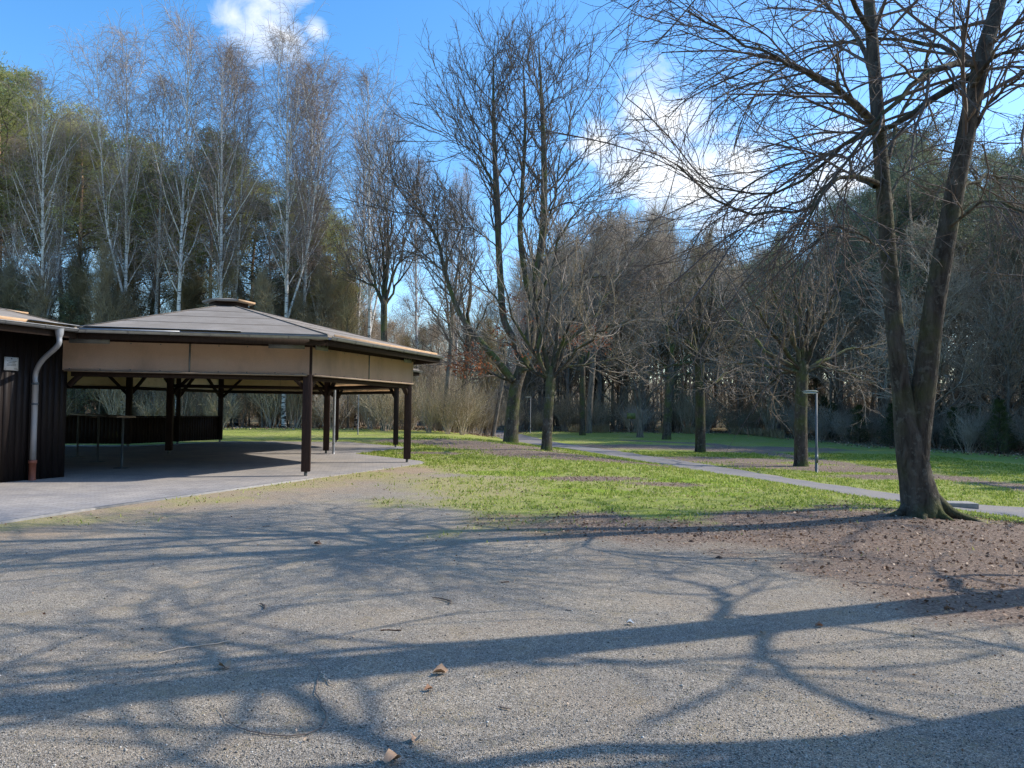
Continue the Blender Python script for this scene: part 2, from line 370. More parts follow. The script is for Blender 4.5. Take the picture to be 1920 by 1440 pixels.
BIRCH = [birch(s) for s in (11, 12, 13, 14)]
PINE = [pine(21, 20, .55), pine(22, 20, .62, 'needles', .17), pine(23, 20, .5, 'needles_dark', .2), pine(24, 20, .6, 'needles', .22), pine(25, 20, .45, 'needles_dark', .2)]
BARE = [bare(31, 16, .17, .18), bare(32, 16, .2, .25, .28, .6, .45), bare(33, 16, .15, .3, .22, .5, .5, 'twig_olive'), bare(34, 16, .16, .15, .34, .9, .3, 'twig_brown', 'bark_grey'), bare(35, 15, .09, .15, .2, .5, .4, 'twig_straw', n1=30)]
YEW = [conifer(41, 9), conifer(42, 7, 'leaf_green', 'holly_tree', .35)]
SHRUB = [shrub(51), shrub(52, 2.6, 20, 1.0, 'twig_brown'), shrub(53, 3.6, 12, .6, 'twig_straw'), shrub(54, 1.8, 22, 1.2, 'twig_straw')]

def place(proto, x, y, rz=None, s=1.0, sxy=None, label=None, cat='tree', group=None, name=None, tilt=(0, 0)):
    if proto['used'] == 0: o = proto; proto['used'] = 1
    else: o = dup(proto)
    if name: o.name = name
    o.location = (x, y, float(tz(x, y))-.03); o.rotation_euler = (tilt[0], tilt[1], rz if rz is not None else random.random()*6.28)
    o.scale = ((sxy or s), (sxy or s), s)
    tag(o, label, cat, group)
    if 'used' in o and o is not proto: del o['used']
    return o

SUN_AZ_X, SUN_AZ_Y = math.cos(R_(15)), math.sin(R_(15))

# ------------------------------------------------------------------ named trees of the park (positions read from the photograph)
def hero(name, stems, limbs, label, loc, bm, tm, cat='tree', A=(12, 1.6, .6, -.1), B=(7, .8), C=(4, .35), rmin=(.009, .006, .004), stemkids=None, seed=1, limbsides=7, tk=(.05, 1.0)):
    g = np.random.default_rng(seed); r = empty(name, loc); T = MB(); loc = np.array(loc)
    SP = []
    for pts, rad in stems:
        P, R = path1(pts, rad, 40); T.tubes(P, R, 14); SP.append((P, R))
    t = T.build('trunk', bm, r, True, loc); t.location = (0, 0, 0)
    LP, LR = [], []
    for pts, rad in limbs:
        P, R = path1(pts, rad, 14); P[:, 2:-1] += g.normal(0, .035, P[:, 2:-1].shape)*np.linalg.norm(pts[-1]-pts[0])*.25; mb = MB(); mb.tubes(P, R, limbsides); o = mb.build('limb', bm, r, True, loc); o.location = (0, 0, 0)
        LP.append(P); LR.append(R)
    Cm = MB()
    if LP: P0 = np.concatenate(LP); R0 = np.concatenate(LR)
    L1s = []
    if LP: L1s.append(grow(P0, R0, A[0], tk[0]+.08, tk[1], A[2], A[1], 9, .6, rmin[0], up=A[3], wig=.2, rg=g, rcap=rmin[0]*3.6, arc=.3))
    if stemkids:
        for (P, R) in SP:
            L1s.append(grow(P, R, stemkids[0], stemkids[1], stemkids[2], stemkids[3], stemkids[4], 9, .35, rmin[0], up=stemkids[5], wig=.22, rg=g, rcap=.06, Lt=stemkids[6], arc=.2))
    L1 = np.concatenate([x[0] for x in L1s]); r1 = np.concatenate([x[1] for x in L1s]); Cm.tubes(L1, r1, 4)
    L2, r2 = grow(L1, r1, B[0], .12, 1, .55, B[1], 7, .6, rmin[1], up=A[3]*.6, wig=.22, rg=g, arc=.3); Cm.tubes(L2, r2, 3)
    L3, r3 = grow(L2, r2, C[0], .15, 1, .6, C[1], 5, .6, rmin[2], up=.1, wig=.25, rg=g, arc=.3); Cm.tubes(L3, r3, 3)
    c = Cm.build('crown', tm, r, False, loc); c.location = (0, 0, 0)
    tag(r, label, cat)
    return r, (L1, L2, L3)

def px(lst, D0):                       # [(u, v, depth offset)] -> points
    return np.array([at(u, v, D0+(d[0] if d else 0)) for (u, v, *d) in lst])

# large forked tree at the right
bt = G(1725, 966); D = bt[1]; print('big tree', bt)
base = [at(1730, 985, D), at(1729, 955, D), at(1722, 920, D), at(1712, 870, D), at(1705, 820, D)]
st1 = (np.array(base[:5]+[at(1692, 740, D), at(1680, 640, D), at(1671, 540, D+.1), at(1661, 417, D+.2), at(1648, 250, D+.3), at(1629, 0, D+.4), at(1600, -300, D+.5), at(1600, -560, D+.5)]),
       [.40, .29, .245, .215, .205, .135, .122, .118, .112, .10, .085, .055, .015])
st2 = (np.array([at(1722, 930, D), at(1716, 860, D), at(1722, 790, D)] + [at(1736, 700, D-.05), at(1751, 580, D-.1), at(1787, 375, D-.2), at(1838, 125, D-.35), at(1873, 0, D-.4), at(1930, -250, D-.5), at(1960, -520, D-.5)]),
       [.15, .19, .19, .16, .145, .13, .115, .10, .06, .015])
LM = []
def limb(lst, r0, r1=.012, D0=D): LM.append((px(lst, D0), [r0*.8, r0*.58, r0*.38, r1*1.4, r1]))
limb([(1645, 235, .3), (1605, 195, 0), (1545, 148, -.5), (1465, 108, -.9), (1380, 70, -1.2), (1290, 20, -1.4)], .07)
limb([(1638, 235, .3), (1560, 165, .6), (1480, 120, .9), (1400, 130, 1.2), (1330, 165, 1.4)], .05)
limb([(1836, 118, -.3), (1780, 125, -.8), (1700, 165, -1.2), (1640, 235, -1.5), (1560, 340, -1.7), (1500, 440, -1.8)], .075)
limb([(1838, 125, -.3), (1770, 90, .5), (1690, 70, 1.1), (1590, 80, 1.6), (1480, 120, 2.0), (1370, 190, 2.2)], .06)
limb([(1836, 135, -.3), (1740, 190, -.1), (1660, 240, 0), (1590, 275, .2), (1480, 350, .4), (1370, 360, .6), (1290, 330, .7)], .075)
limb([(1650, 345, .2), (1600, 330, -.3), (1540, 365, -.8), (1490, 408, -1.1), (1400, 400, -1.4), (1330, 365, -1.7), (1270, 310, -1.8)], .048)
limb([(1640, 350, .2), (1610, 330, .8), (1570, 290, 1.4), (1500, 300, 1.9), (1410, 340, 2.2), (1340, 400, 2.4)], .045)
limb([(1640, 150, .3), (1600, 60, .8), (1540, 0, 1.2), (1460, -60, 1.5), (1350, -90, 1.7)], .06)
limb([(1632, 60, .3), (1580, -20, -.6), (1500, -80, -1.1), (1400, -90, -1.5), (1300, -50, -1.7)], .055)
limb([(1655, 330, .3), (1700, 200, .9), (1760, 60, 1.4), (1800, -80, 1.8)], .05)
limb([(1820, 170, -.3), (1860, 110, -.9), (1920, 90, -1.3), (2010, 60, -1.7)], .06)
limb([(1790, 360, -.2), (1850, 330, .3), (1930, 345, .7), (2020, 400, 1.0)], .04)
limb([(1812, 265, -.2), (1870, 180, -.6), (1940, 130, -1.0), (2030, 100, -1.3)], .045)
limb([(1775, 430, -.2), (1840, 380, -.9), (1900, 390, -1.4), (1990, 450, -1.9)], .035)
limb([(1665, 400, .2), (1690, 330, .9), (1730, 280, 1.4), (1800, 300, 1.8), (1860, 380, 2.1)], .035)
limb([(1668, 480, .1), (1620, 440, -.6), (1560, 430, -1.0), (1510, 470, -1.1)], .025)
big, _ = hero('forked_tree', [st1, st2], LM, 'large leafless tree forking low into two tall stems at the gravel edge', bt, M['bark_big'], M['twig_dark'],
              A=(12, 1.6, .5, -.22), B=(7, .8), C=(4, .30), rmin=(.0065, .0036, .0024), seed=5, stemkids=(16, .45, .98, .95, 2.0, -.05, .3), limbsides=8)
# root flares
rm = MB()
for a_, L_ in ((0.1, .95), (.9, .6), (2.3, .5), (3.3, .75), (4.2, .55), (5.0, .6), (5.7, .85)):
    dx, dy = math.cos(a_), math.sin(a_); p = bt[:2]+np.array([.06, 0]); pts = []
    for t_ in (0.13, .30, .5, .8, 1.0):
        q = p+np.array([dx, dy])*L_*t_; pts.append([q[0], q[1], float(tz(*q))+[.30, .13, .04, -.01, -.06][len(pts)]])
    P, R = path1(pts, [.09, .10, .065, .035, .015], 8); rm.tubes(P, R, 8)
o = rm.build('roots', M['bark_big'], big, True, bt); o.location = (0, 0, 0)

# trees just outside the frame whose shadows and boughs reach into it
def rig_tree(x, y, h, r, leanx, leany, label, seed, bm='bark_grey', limb_n=15, mid=(.0, .0)):
    g = np.random.default_rng(seed); z0 = float(tz(x, y)); b = np.array([x, y, z0])
    S = (np.array([b+[0, 0, -.2], b+[0, 0, .5], b+[leanx*.3+mid[0], leany*.25+mid[1], h*.33], b+[leanx*.6, leany*.6, h*.66], b+[leanx, leany, h]]), [r*1.5, r*1.05, r*.8, r*.55, .02])
    q = resample(S[0], 40); L = []
    for k in range(limb_n):
        t = .28+.6*k/limb_n; p = q[int(t*39)]; a = 2.4*k+g.random(); Ln = (4.6-4*t*.8)*g.uniform(.8, 1.2)
        e = p+np.array([math.cos(a)*Ln, math.sin(a)*Ln, Ln*g.uniform(.1, .55)]); m = (p+e)/2+np.array([0, 0, Ln*.2])+g.normal(0, .45, 3)
        L.append((np.array([p, m, e]), [r*.26*(1.2-t), r*.17*(1.2-t), .012]))
    return hero('bare_tree', [S], L, label, b, M[bm], M['twig_dark'], A=(6, 1.6, .7, -.02), B=(3, .7), C=(1, .35), rmin=(.012, .006, .004), seed=seed, stemkids=(8, .5, .98, .8, 1.4, .1, .4))
rig_tree(8.6, 7.9, 15, .27, -.6, -2.1, 'tall leafless tree beyond the frame casting a long trunk shadow across the gravel', 61)
rig_tree(8.3, 5.55, 13, .36, -1.2, -1.6, 'stout leafless tree at the gravel corner casting the broad dark shadow', 62, limb_n=8)
rig_tree(14.5, 14.5, 14, .28, .4, .3, 'leafless tree on the bare earth beside the path past the forked tree', 63)

# oak in the middle, with rising stems and brown leaves still on it
ob = G(957, 831); D = ob[1]; print('oak', ob)
S1 = (px([(957, 850), (958, 820), (962, 760), (970, 715), (995, 640), (1000, 560), (1018, 430), (1020, 300), (1015, 180), (1010, 80)], D), [.55, .38, .33, .31, .26, .22, .19, .15, .09, .02])
S2 = (px([(965, 730), (975, 690), (965, 640), (945, 600), (938, 520), (932, 400), (927, 280), (925, 180), (925, 90)], D+.3), [.2, .20, .18, .18, .18, .15, .12, .07, .015])
S3 = (px([(985, 640), (1000, 590), (985, 520), (975, 430), (980, 340), (985, 220), (980, 100)], D+.6), [.18, .17, .16, .15, .11, .07, .015])
S4 = (px([(962, 715), (935, 680), (905, 645), (872, 605), (850, 560), (832, 500), (820, 450), (790, 400), (765, 360)], D-.3), [.20, .18, .16, .14, .12, .10, .08, .05, .012])
LM = []
limb([(1003, 580), (1035, 500, .5), (1050, 450, .9), (1080, 400, 1.2), (1130, 350, 1.5), (1160, 300, 1.6)], .13, .012, D)
limb([(1018, 440), (1040, 380, .5), (1050, 300, .9), (1075, 220, 1.2), (1100, 150, 1.4)], .09, .012, D)
limb([(1018, 420), (1060, 330, -.6), (1110, 270, -1.0), (1150, 230, -1.2)], .08, .012, D)
limb([(1020, 400), (1060, 380, -1), (1110, 380, -1.8), (1165, 345, -2.5)], .06, .012, D)
limb([(930, 360), (900, 300, .5), (870, 250, .8), (840, 180, 1.0)], .07, .012, D)
limb([(930, 350), (895, 290, -.6), (860, 270, -1.1), (825, 245, -1.3)], .06, .012, D)
limb([(930, 300), (905, 220, .5), (890, 150, .8)], .05, .012, D)
limb([(1016, 250), (1040, 170, .5), (1055, 110, .8)], .05, .012, D)
limb([(982, 330), (960, 250, .5), (950, 170, .8), (955, 100, 1.0)], .05, .012, D)
limb([(1010, 560), (1060, 540, -1), (1110, 520, -2), (1160, 520, -2.6), (1200, 490, -3)], .08, .012, D)
limb([(945, 580), (900, 520, 1), (870, 470, 1.5), (850, 400, 2)], .07, .012, D)
limb([(835, 510), (790, 480, .3), (750, 470, .6)], .05, .012, D)
limb([(960, 715), (920, 700, -.8), (890, 680, -1.4), (865, 672, -1.8)], .09, .012, D)
limb([(970, 700), (1005, 680, -1), (1040, 640, -2), (1080, 620, -2.6), (1130, 560, -3)], .11, .012, D)
limb([(830, 480), (805, 420, -.6), (770, 385, -1.0), (740, 340, -1.4)], .05, .012, D)
limb([(938, 470), (905, 440, -1.2), (860, 420, -2), (820, 390, -2.5)], .055, .012, D)
limb([(1018, 480), (1050, 470, 1.6), (1090, 440, 2.4), (1130, 430, 3)], .06, .012, D)
oak, (o1, o2, o3) = hero('oak_tree', [S1, S2, S3, S4], LM, 'tallest leafless oak with several rising stems and a few rust brown leaves', ob, M['bark_dark'], M['twig_dark'],
    A=(11, 2.6, .6, .25), B=(7, 1.2), C=(5, .5), rmin=(.016, .010, .0065), seed=9, stemkids=(24, .4, .99, .75, 3.0, .35, .4))
lf = MB(); g = np.random.default_rng(3)
cs = [(at(u, v, D+d), r) for u, v, d, r in ((880, 676, -1.3, .75), (862, 688, -1.7, .6), (905, 690, -1.2, .5), (950, 640, -.3, .6), (945, 585, .2, .6), (985, 665, -1, .7), (1000, 600, 0, .6), (1090, 640, -2.4, .8), (1125, 640, -3, .6), (930, 620, -.3, .5), (1020, 690, -2, .5), (970, 560, 0, .7))]
tips = o3[:, -1]; keep = np.zeros(len(tips), bool)
for c_, r_ in cs: keep |= np.linalg.norm((tips-c_)*[1, .6, 1.3], axis=1) < r_*1.6
tp = tips[keep]; extra = np.concatenate([c_+g.normal(0, r_*.42, (70 if r_ > .7 else 35, 3))*[1.2, 1, .5] for c_, r_ in cs])
tp = np.concatenate([np.repeat(tp, 3, 0), extra]); quadcloud(lf, tp+g.normal(0, .05, tp.shape), g.normal(0, 1, tp.shape)-[0, 0, .4], .16, .09, g)
o = lf.build('leaves', M['leaf_orange'], oak, False, ob); o.location = (0, 0, 0)

# smaller tree in front of the oak, vase shaped
sb = G(1025, 845); D = sb[1]
def vase(u, v, w, vf, stems, label, name='bare_tree', seed=1, bm='bark_grey', tm='twig_mid', A=(8, 1.7, .6, .2), B=(5, .85), C=(4, .38), hh=None, uf=None, rm=(.011, .0075, .005)):
    b = G(u, v); D = b[1]; uf = uf if uf is not None else u; r = w/2/F*D
    top = at(uf, vf, D); S = [(np.array([b-[0, 0, .15], b+[0, 0, .25], b*.5+top*.5+[random.uniform(-.05, .05), 0, 0], top, top+[0, 0, .4]]), [r*1.5, r*1.05, r*.95, r*.95, r*.5])]
    L = []; g = np.random.default_rng(seed)
    for s in stems:
        pts = [(uf, vf+8)]+list(s[:-1]); n = len(pts); a = g.uniform(-1, 1)*1.6
        P = np.array([at(p[0], p[1], D+(p[2] if len(p) > 2 else a*i/(n-1)*(abs(p[0]-uf)/60+.6))) for i, p in enumerate(pts)])
        L.append((P, [s[-1]*r, s[-1]*r*.75, s[-1]*r*.5, .02, .012]))
    return hero(name, S, L, label, b, M[bm], M[tm], A=A, B=B, C=C, rmin=rm, seed=seed)
vase(1025, 845, 19, 705, [((1000, 660), (965, 600), (945, 540), (930, 480), .45), ((1015, 650), (1005, 560), (1000, 470), (1002, 400), .6), ((1045, 640), (1050, 540), (1060, 430), .55), ((1060, 650), (1110, 600), (1150, 530), (1190, 480), .5),
      ((1010, 670), (1030, 580), (1025, 480), (1035, 420), .5), ((1075, 665), (1130, 620), (1180, 600), .4), ((990, 690), (960, 650), (900, 630), .35), ((1050, 660), (1085, 560), (1100, 480), .5), ((1060, 690), (1120, 680), (1160, 670), .3)],
     'smaller vase shaped leafless tree standing just in front of the tall oak', seed=71, bm='bark_dark', tm='twig_mid', uf=1033)
vase(1502, 874, 24, 690, [((1440, 660), (1390, 610), (1340, 560), (1310, 520), .45), ((1460, 640), (1420, 580), (1390, 520), .4), ((1500, 600), (1490, 520), (1500, 450), .6), ((1530, 630), (1560, 560), (1580, 500), .45),
      ((1560, 670), (1630, 650), (1690, 640), .35), ((1450, 690), (1400, 680), (1350, 690), .35), ((1515, 600), (1530, 540), (1545, 470), .5), ((1480, 620), (1450, 540), (1440, 460), .45), ((1540, 690), (1590, 700), (1640, 720), .3), ((1470, 700), (1430, 730), (1400, 740), .25)],
     'leafless park tree with a mossy trunk right behind the tall street lamp', seed=72, bm='bark_dark', tm='twig_mid', uf=1504)
vase(1313, 849, 19, 675, [((1290, 640), (1250, 610), (1210, 600), .4), ((1315, 620), (1310, 540), (1320, 470), .7), ((1345, 660), (1390, 640), (1430, 630), .45), ((1335, 720, 0), (1360, 700), (1410, 695), .4), ((1280, 680), (1240, 690), (1200, 680), .35),
      ((1335, 620), (1360, 550), (1380, 500), .5), ((1295, 620), (1275, 550), (1260, 490), .5), ((1330, 600), (1340, 520), (1350, 450), .5), ((1360, 650), (1410, 590), (1440, 540), .4)],
     'straight trunked leafless tree with long level boughs in the middle of the lawn', seed=73, bm='bark_dark', tm='twig_mid', uf=1312)
vase(1250, 824, 16, 700, [((1230, 660), (1200, 620), (1180, 570), .4), ((1262, 640), (1275, 560), (1280, 500), .7), ((1255, 640), (1240, 560), (1235, 490), .6), ((1290, 670), (1330, 640), (1360, 600), .4), ((1215, 700), (1180, 690), (1150, 680), .3), ((1290, 700), (1320, 700), (1350, 680), .3)],
     'leafless tree with spreading root collar left of the straight trunked one', seed=74, bm='bark_dark', tm='twig_mid', uf=1258)
vase(1200, 820, 12, 770, [((1188, 735), (1180, 700), (1175, 640), .6), ((1200, 720), (1205, 660), (1200, 590), .7), ((1225, 735), (1245, 715), (1270, 690), .45), ((1190, 720), (1160, 670), (1140, 630), .5), ((1210, 700), (1230, 640), (1240, 580), .5)],
     'slim leafless tree forking low with a mossy stub on the far lawn', seed=75, bm='bark_grey', tm='twig_mid')
vase(1092, 816, 11, 690, [((1080, 650), (1060, 600), (1050, 540), .5), ((1094, 640), (1100, 560), (1105, 490), .8), ((1110, 650), (1140, 600), (1150, 550), .5), ((1070, 690), (1040, 670), (1020, 650), .3), ((1090, 640), (1080, 560), (1085, 500), .6)],
     'thinner left one of two leafless trees close together beyond the path', seed=76, bm='bark_dark', tm='twig_mid')
vase(1104, 812, 11, 680, [((1110, 640), (1125, 560), (1130, 480), .8), ((1120, 650), (1160, 610), (1190, 570), .5), ((1100, 640), (1090, 560), (1095, 470), .6), ((1130, 680), (1160, 670), (1190, 660), .3)],
     'mossy right one of two leafless trees close together beyond the path', seed=77, bm='bark_grey', tm='twig_olive', uf=1112)
vase(720, 806, 13, 570, [((700, 520), (685, 470), (680, 400), .5), ((725, 500), (735, 400), (740, 320), .7), ((718, 480), (712, 400), (705, 340), .6), ((745, 530), (780, 480), (800, 410), .4), ((735, 520), (765, 440), (775, 370), .5), ((705, 540), (670, 520), (650, 480), .4), ((728, 480), (722, 380), (722, 310), .5)],
     'vase shaped leafless tree rising over the pavilion eave against blue sky', seed=78, bm='bark_dark', tm='twig_dark', A=(10, 2.2, .45, .35), rm=(.016, .01, .007))
vase(833, 809, 10, 640, [((850, 560), (862, 480), (870, 400), .8), ((836, 560), (828, 480), (830, 420), .6), ((815, 590), (795, 560), (780, 500), .5), ((845, 600), (870, 560), (885, 520), .4)],
     'left one of two dark leaning trunks at the thicket edge beside the lawn', seed=79, bm='bark_grey', tm='twig_mid', uf=847)
vase(862, 812, 11, 650, [((880, 560), (885, 480), (888, 400), .8), ((870, 580), (860, 500), (858, 440), .6), ((900, 600), (925, 560), (940, 500), .45), ((850, 610), (830, 570), (815, 540), .4)],
     'right one of two dark leaning trunks at the thicket edge beside the lawn', seed=80, bm='bark_dark', tm='twig_mid', uf=878)
vase(925, 818, 8, 700, [((948, 640), (960, 580), .6), ((935, 650), (930, 590), .6), ((915, 670), (900, 640), .5)], 'thin bent sapling leaning right beside the oak trunk', seed=81, bm='bark_grey', tm='twig_straw', uf=945, A=(7, .9, .6, .1), name='sapling')

# ------------------------------------------------------------------ woodland around the park
def edgeD(u):
    return np.interp(u, [-900, -300, 0, 450, 620, 860, 930, 1000, 1400, 1480, 1600, 1750, 1920, 2400, 3000], [36, 40, 43, 46, 47, 47, 58, 68, 68, 60, 52, 46, 40, 30, 24])
def uv_of(x, y): return 960+F*x/y
brow = [(80, 44, 150, 2), (232, 45.5, 58, 0), (288, 47, 140, 1), (335, 45, 42, 3), (413, 46, 85, 1), (445, 49, 110, 0), (535, 46.5, 52, 2), (562, 48, 112, 1), (595, 50, 160, 0), (668, 50, 250, 3), (696, 47.5, 138, 2), (15, 46, 260, 1), (150, 50, 240, 3), (782, 56, 300, 1), (850, 60, 330, 0)]
bl = ['slim birch left of the others above the dark hut roof', 'tall white birch above the left slope of the pavilion roof', 'thinner birch between two taller ones over the pavilion', 'tallest birch with a broom like top left of the roof cap',
      'white birch forking low just left of the roof cap', 'birch with drooping twigs right of the roof cap', 'broad crowned tall birch beneath the small cloud', 'birch with a wide purplish crown behind the pavilion corner', 'birch standing back behind the wide crowned one',
      'low birch near the green pine right of the pavilion peak', 'lone slender birch against the blue gap right of the pines', 'birch behind the dark hut at the edge of the view', 'short birch in front of the round topped pine', 'faint birch in the sky gap left of the oak', 'faint birch close behind the oak limbs']
for (u, Dd, vt, k), lab in zip(brow, bl):
    x = (u-960)/F*Dd; H_ = 770+.012*(u-960); hgt = (H_-vt)/F*Dd+1.55-float(tz(x, Dd)); s = hgt/24.0
    place(BIRCH[k], x, Dd, s=s, sxy=s*.9, label=lab)
SHARED = {}
def forest(n, u0, u1, d0, d1, kinds, sep, label, group, hs, tall=None, seed=0):
    g = np.random.default_rng(seed); pts = []; tries = 0; out = 0
    while out < n and tries < n*30:
        tries += 1; u = g.uniform(u0, u1); Dd = edgeD(u)+g.uniform(d0, d1)**1.0; x = (u-960)/F*Dd
        if any((x-a)**2+(Dd-b)**2 < sep*sep for a, b in pts): continue
        pts.append((x, Dd)); pr = kinds[g.integers(len(kinds))]
        s = hs*g.uniform(.82, 1.12)
        if tall is not None: s = np.interp(u, *tall)*g.uniform(.85, 1.08)*(Dd/edgeD(u))**.7
        place(pr, x, Dd, rz=g.random()*6.28, s=s, sxy=s*g.uniform(.85, 1.2), label=label, group=group); out += 1
forest(28, -420, 640, 2.5, 15, PINE[:4]+PINE[:2], 3.0, 'tall pine with a green crown in the wood behind the pavilion', 'pines of the wood behind the pavilion', 1,
       ([-400, 0, 60, 180, 240, 420, 500, 600, 640], [.98, .96, .92, .90, .80, .88, .82, .70, .58]), 101)
forest(16, -300, 700, 4, 16, [BARE[0], BARE[1], BARE[2]], 2.2, 'leafless tree between the pines behind the pavilion', 'leafless trees behind the pavilion', .66, None, 102)
forest(26, 620, 1000, 2, 40, [BARE[1], BARE[2], BARE[0], BIRCH[2]], 2.4, 'thin leafless tree in the open wood between pavilion and oak', 'leafless trees between the pavilion and the oak', .7, ([620, 760, 800, 900, 1000], [.62, .36, .42, .5, .6]), 103)
forest(44, 960, 1480, 1, 34, [BARE[0], BARE[1], BARE[2], BARE[3], BARE[2]], 2.6, 'leafless tree in the brown wood beyond the far lawn', 'leafless trees beyond the far lawn', 1, ([960, 1150, 1300, 1400, 1480], [.85, 1.15, 1.12, 1.0, .95]), 104)
forest(12, 1180, 1560, 3, 22, [PINE[2], YEW[0], PINE[3]], 3.0, 'dark evergreen among the leafless trees beyond the far lawn', 'evergreens beyond the far lawn', .8, ([1180, 1400, 1560], [.7, .78, .85]), 105)
forest(40, 1480, 2450, 1, 28, [BARE[0], BARE[3], BARE[1], BARE[3]], 2.3, 'leafless tree in the dark wood behind the lamp lawn', 'leafless trees of the dark wood', .9, ([1480, 1700, 1920, 2700], [.85, .9, .8, .7]), 106)
forest(24, 1560, 2400, 2, 24, [PINE[2], PINE[4]], 2.8, 'tall pine in the dark wood behind the forked tree', 'pines of the dark wood', 1, ([1560, 1700, 1920, 2700], [.86, .95, .85, .75]), 107)
forest(14, 1500, 2100, 0, 9, [YEW[1]], 2.4, 'low dark evergreen bush tree at the foot of the dark wood', 'low evergreens of the dark wood', .45, None, 108)
forest(44, -250, 660, .2, 6, [BARE[2], BARE[4]], 1.4, 'slender straw coloured leafless tree before the pines behind the pavilion', 'straw coloured saplings behind the pavilion', .62, None, 114)
forest(6, -420, 130, -2, 3, [YEW[0]], 2.2, 'dark green yew behind the hut roof', 'yews behind the hut', .85, None, 109)
# shrubs along the wood edge
forest(58, -200, 930, -.4, 4.5, SHRUB, 1.1, 'bare straw coloured shrub in the thicket behind the pavilion', 'shrubs of the thicket behind the pavilion', 1.0, None, 110)
forest(12, 690, 900, -4.5, 1, [SHRUB[1], SHRUB[2], SHRUB[0]], 1.0, 'bare reddish brown shrub in the thicket beside the lawn', 'shrubs of the thicket beside the lawn', .9, None, 111)
forest(30, 960, 1500, -1, 6, SHRUB, 1.6, 'bare shrub under the trees beyond the far lawn', 'shrubs beyond the far lawn', 1.0, None, 112)
forest(22, 1480, 2300, .5, 7, [SHRUB[1]], 1.5, 'bare shrub at the foot of the dark wood', 'shrubs of the dark wood', .9, None, 113)

# undergrowth and the far wood that read as one mass
def scatter_mesh(name, protos, n, u0, u1, d0, d1, mat, label, seed, sz=(.7, 1.2), cat='undergrowth', reps=(4, 3, 3)):
    g = np.random.default_rng(seed); mb = MB()
    for k in range(n):
        u = g.uniform(u0, u1); Dd = edgeD(u)+g.uniform(d0, d1); x = (u-960)/F*Dd; a = g.random()*6.28; s = g.uniform(*sz)
        rot = np.array([[math.cos(a), -math.sin(a), 0], [math.sin(a), math.cos(a), 0], [0, 0, 1]])*s; off = np.array([x, Dd, float(tz(x, Dd))])
        for (P, R), S_ in zip(protos[g.integers(len(protos))], reps): mb.tubes(P@rot.T+off, R*s*(1+Dd/120), 3)
    o = mb.build(name, mat); tag(o, label, cat, None, 'stuff'); return o
SA = [shrub_arrays(91, 3.0, 10, .9), shrub_arrays(92, 2.2, 12, 1.2), shrub_arrays(93, 4.0, 8, .8)]
scatter_mesh('undergrowth', SA, 120, -300, 960, 3, 26, M['twig_brown'], 'brown tangled undergrowth filling the wood behind the pavilion', 201)
scatter_mesh('undergrowth', SA, 150, 960, 2400, 2, 26, M['twig_mid'], 'dark tangled undergrowth filling the wood beyond the lawn', 202)
def far_wood():
    g = np.random.default_rng(77); T, C = MB(), MB(); n = 620
    u = g.uniform(-700, 3000, n); Dd = edgeD(u)+g.uniform(30, 75, n); x = (u-960)/F*Dd; z = tz(x, Dd)
    h = np.interp(u, [-700, 500, 640, 700, 850, 1000, 1200, 2000], [12, 11, 9, 7, 8, 12, 15, 15])*g.uniform(.75, 1.1, n)
    P = np.zeros((n, 6, 3)); P[:, :, 0] = x[:, None]+np.cumsum(g.normal(0, .15, (n, 6)), 1); P[:, :, 1] = Dd[:, None]; P[:, :, 2] = z[:, None]+h[:, None]*np.linspace(0, 1, 6)
    R = np.linspace(.2, .03, 6)[None]*g.uniform(.6, 1.2, (n, 1)); T.tubes(P, R, 4)
    L1, r1 = grow(P, R, 22, .1, 1, .75, 3.2, 5, .5, .03, up=.35, wig=.3, Lt=.5, rg=g); T.tubes(L1, r1, 3)
    L2, r2 = grow(L1, r1, 6, .2, 1, .7, 1.3, 3, .5, .017, up=.2, wig=.3, rg=g); T.tubes(L2, r2, 3)
    o = T.build('far_wood', M['twig_brown']); tag(o, 'mass of distant leafless woodland behind the nearer trees', 'woodland', None, 'stuff')
far_wood()
for pr in BIRCH+PINE+BARE+YEW+SHRUB:
    if 'used' in pr: del pr['used']

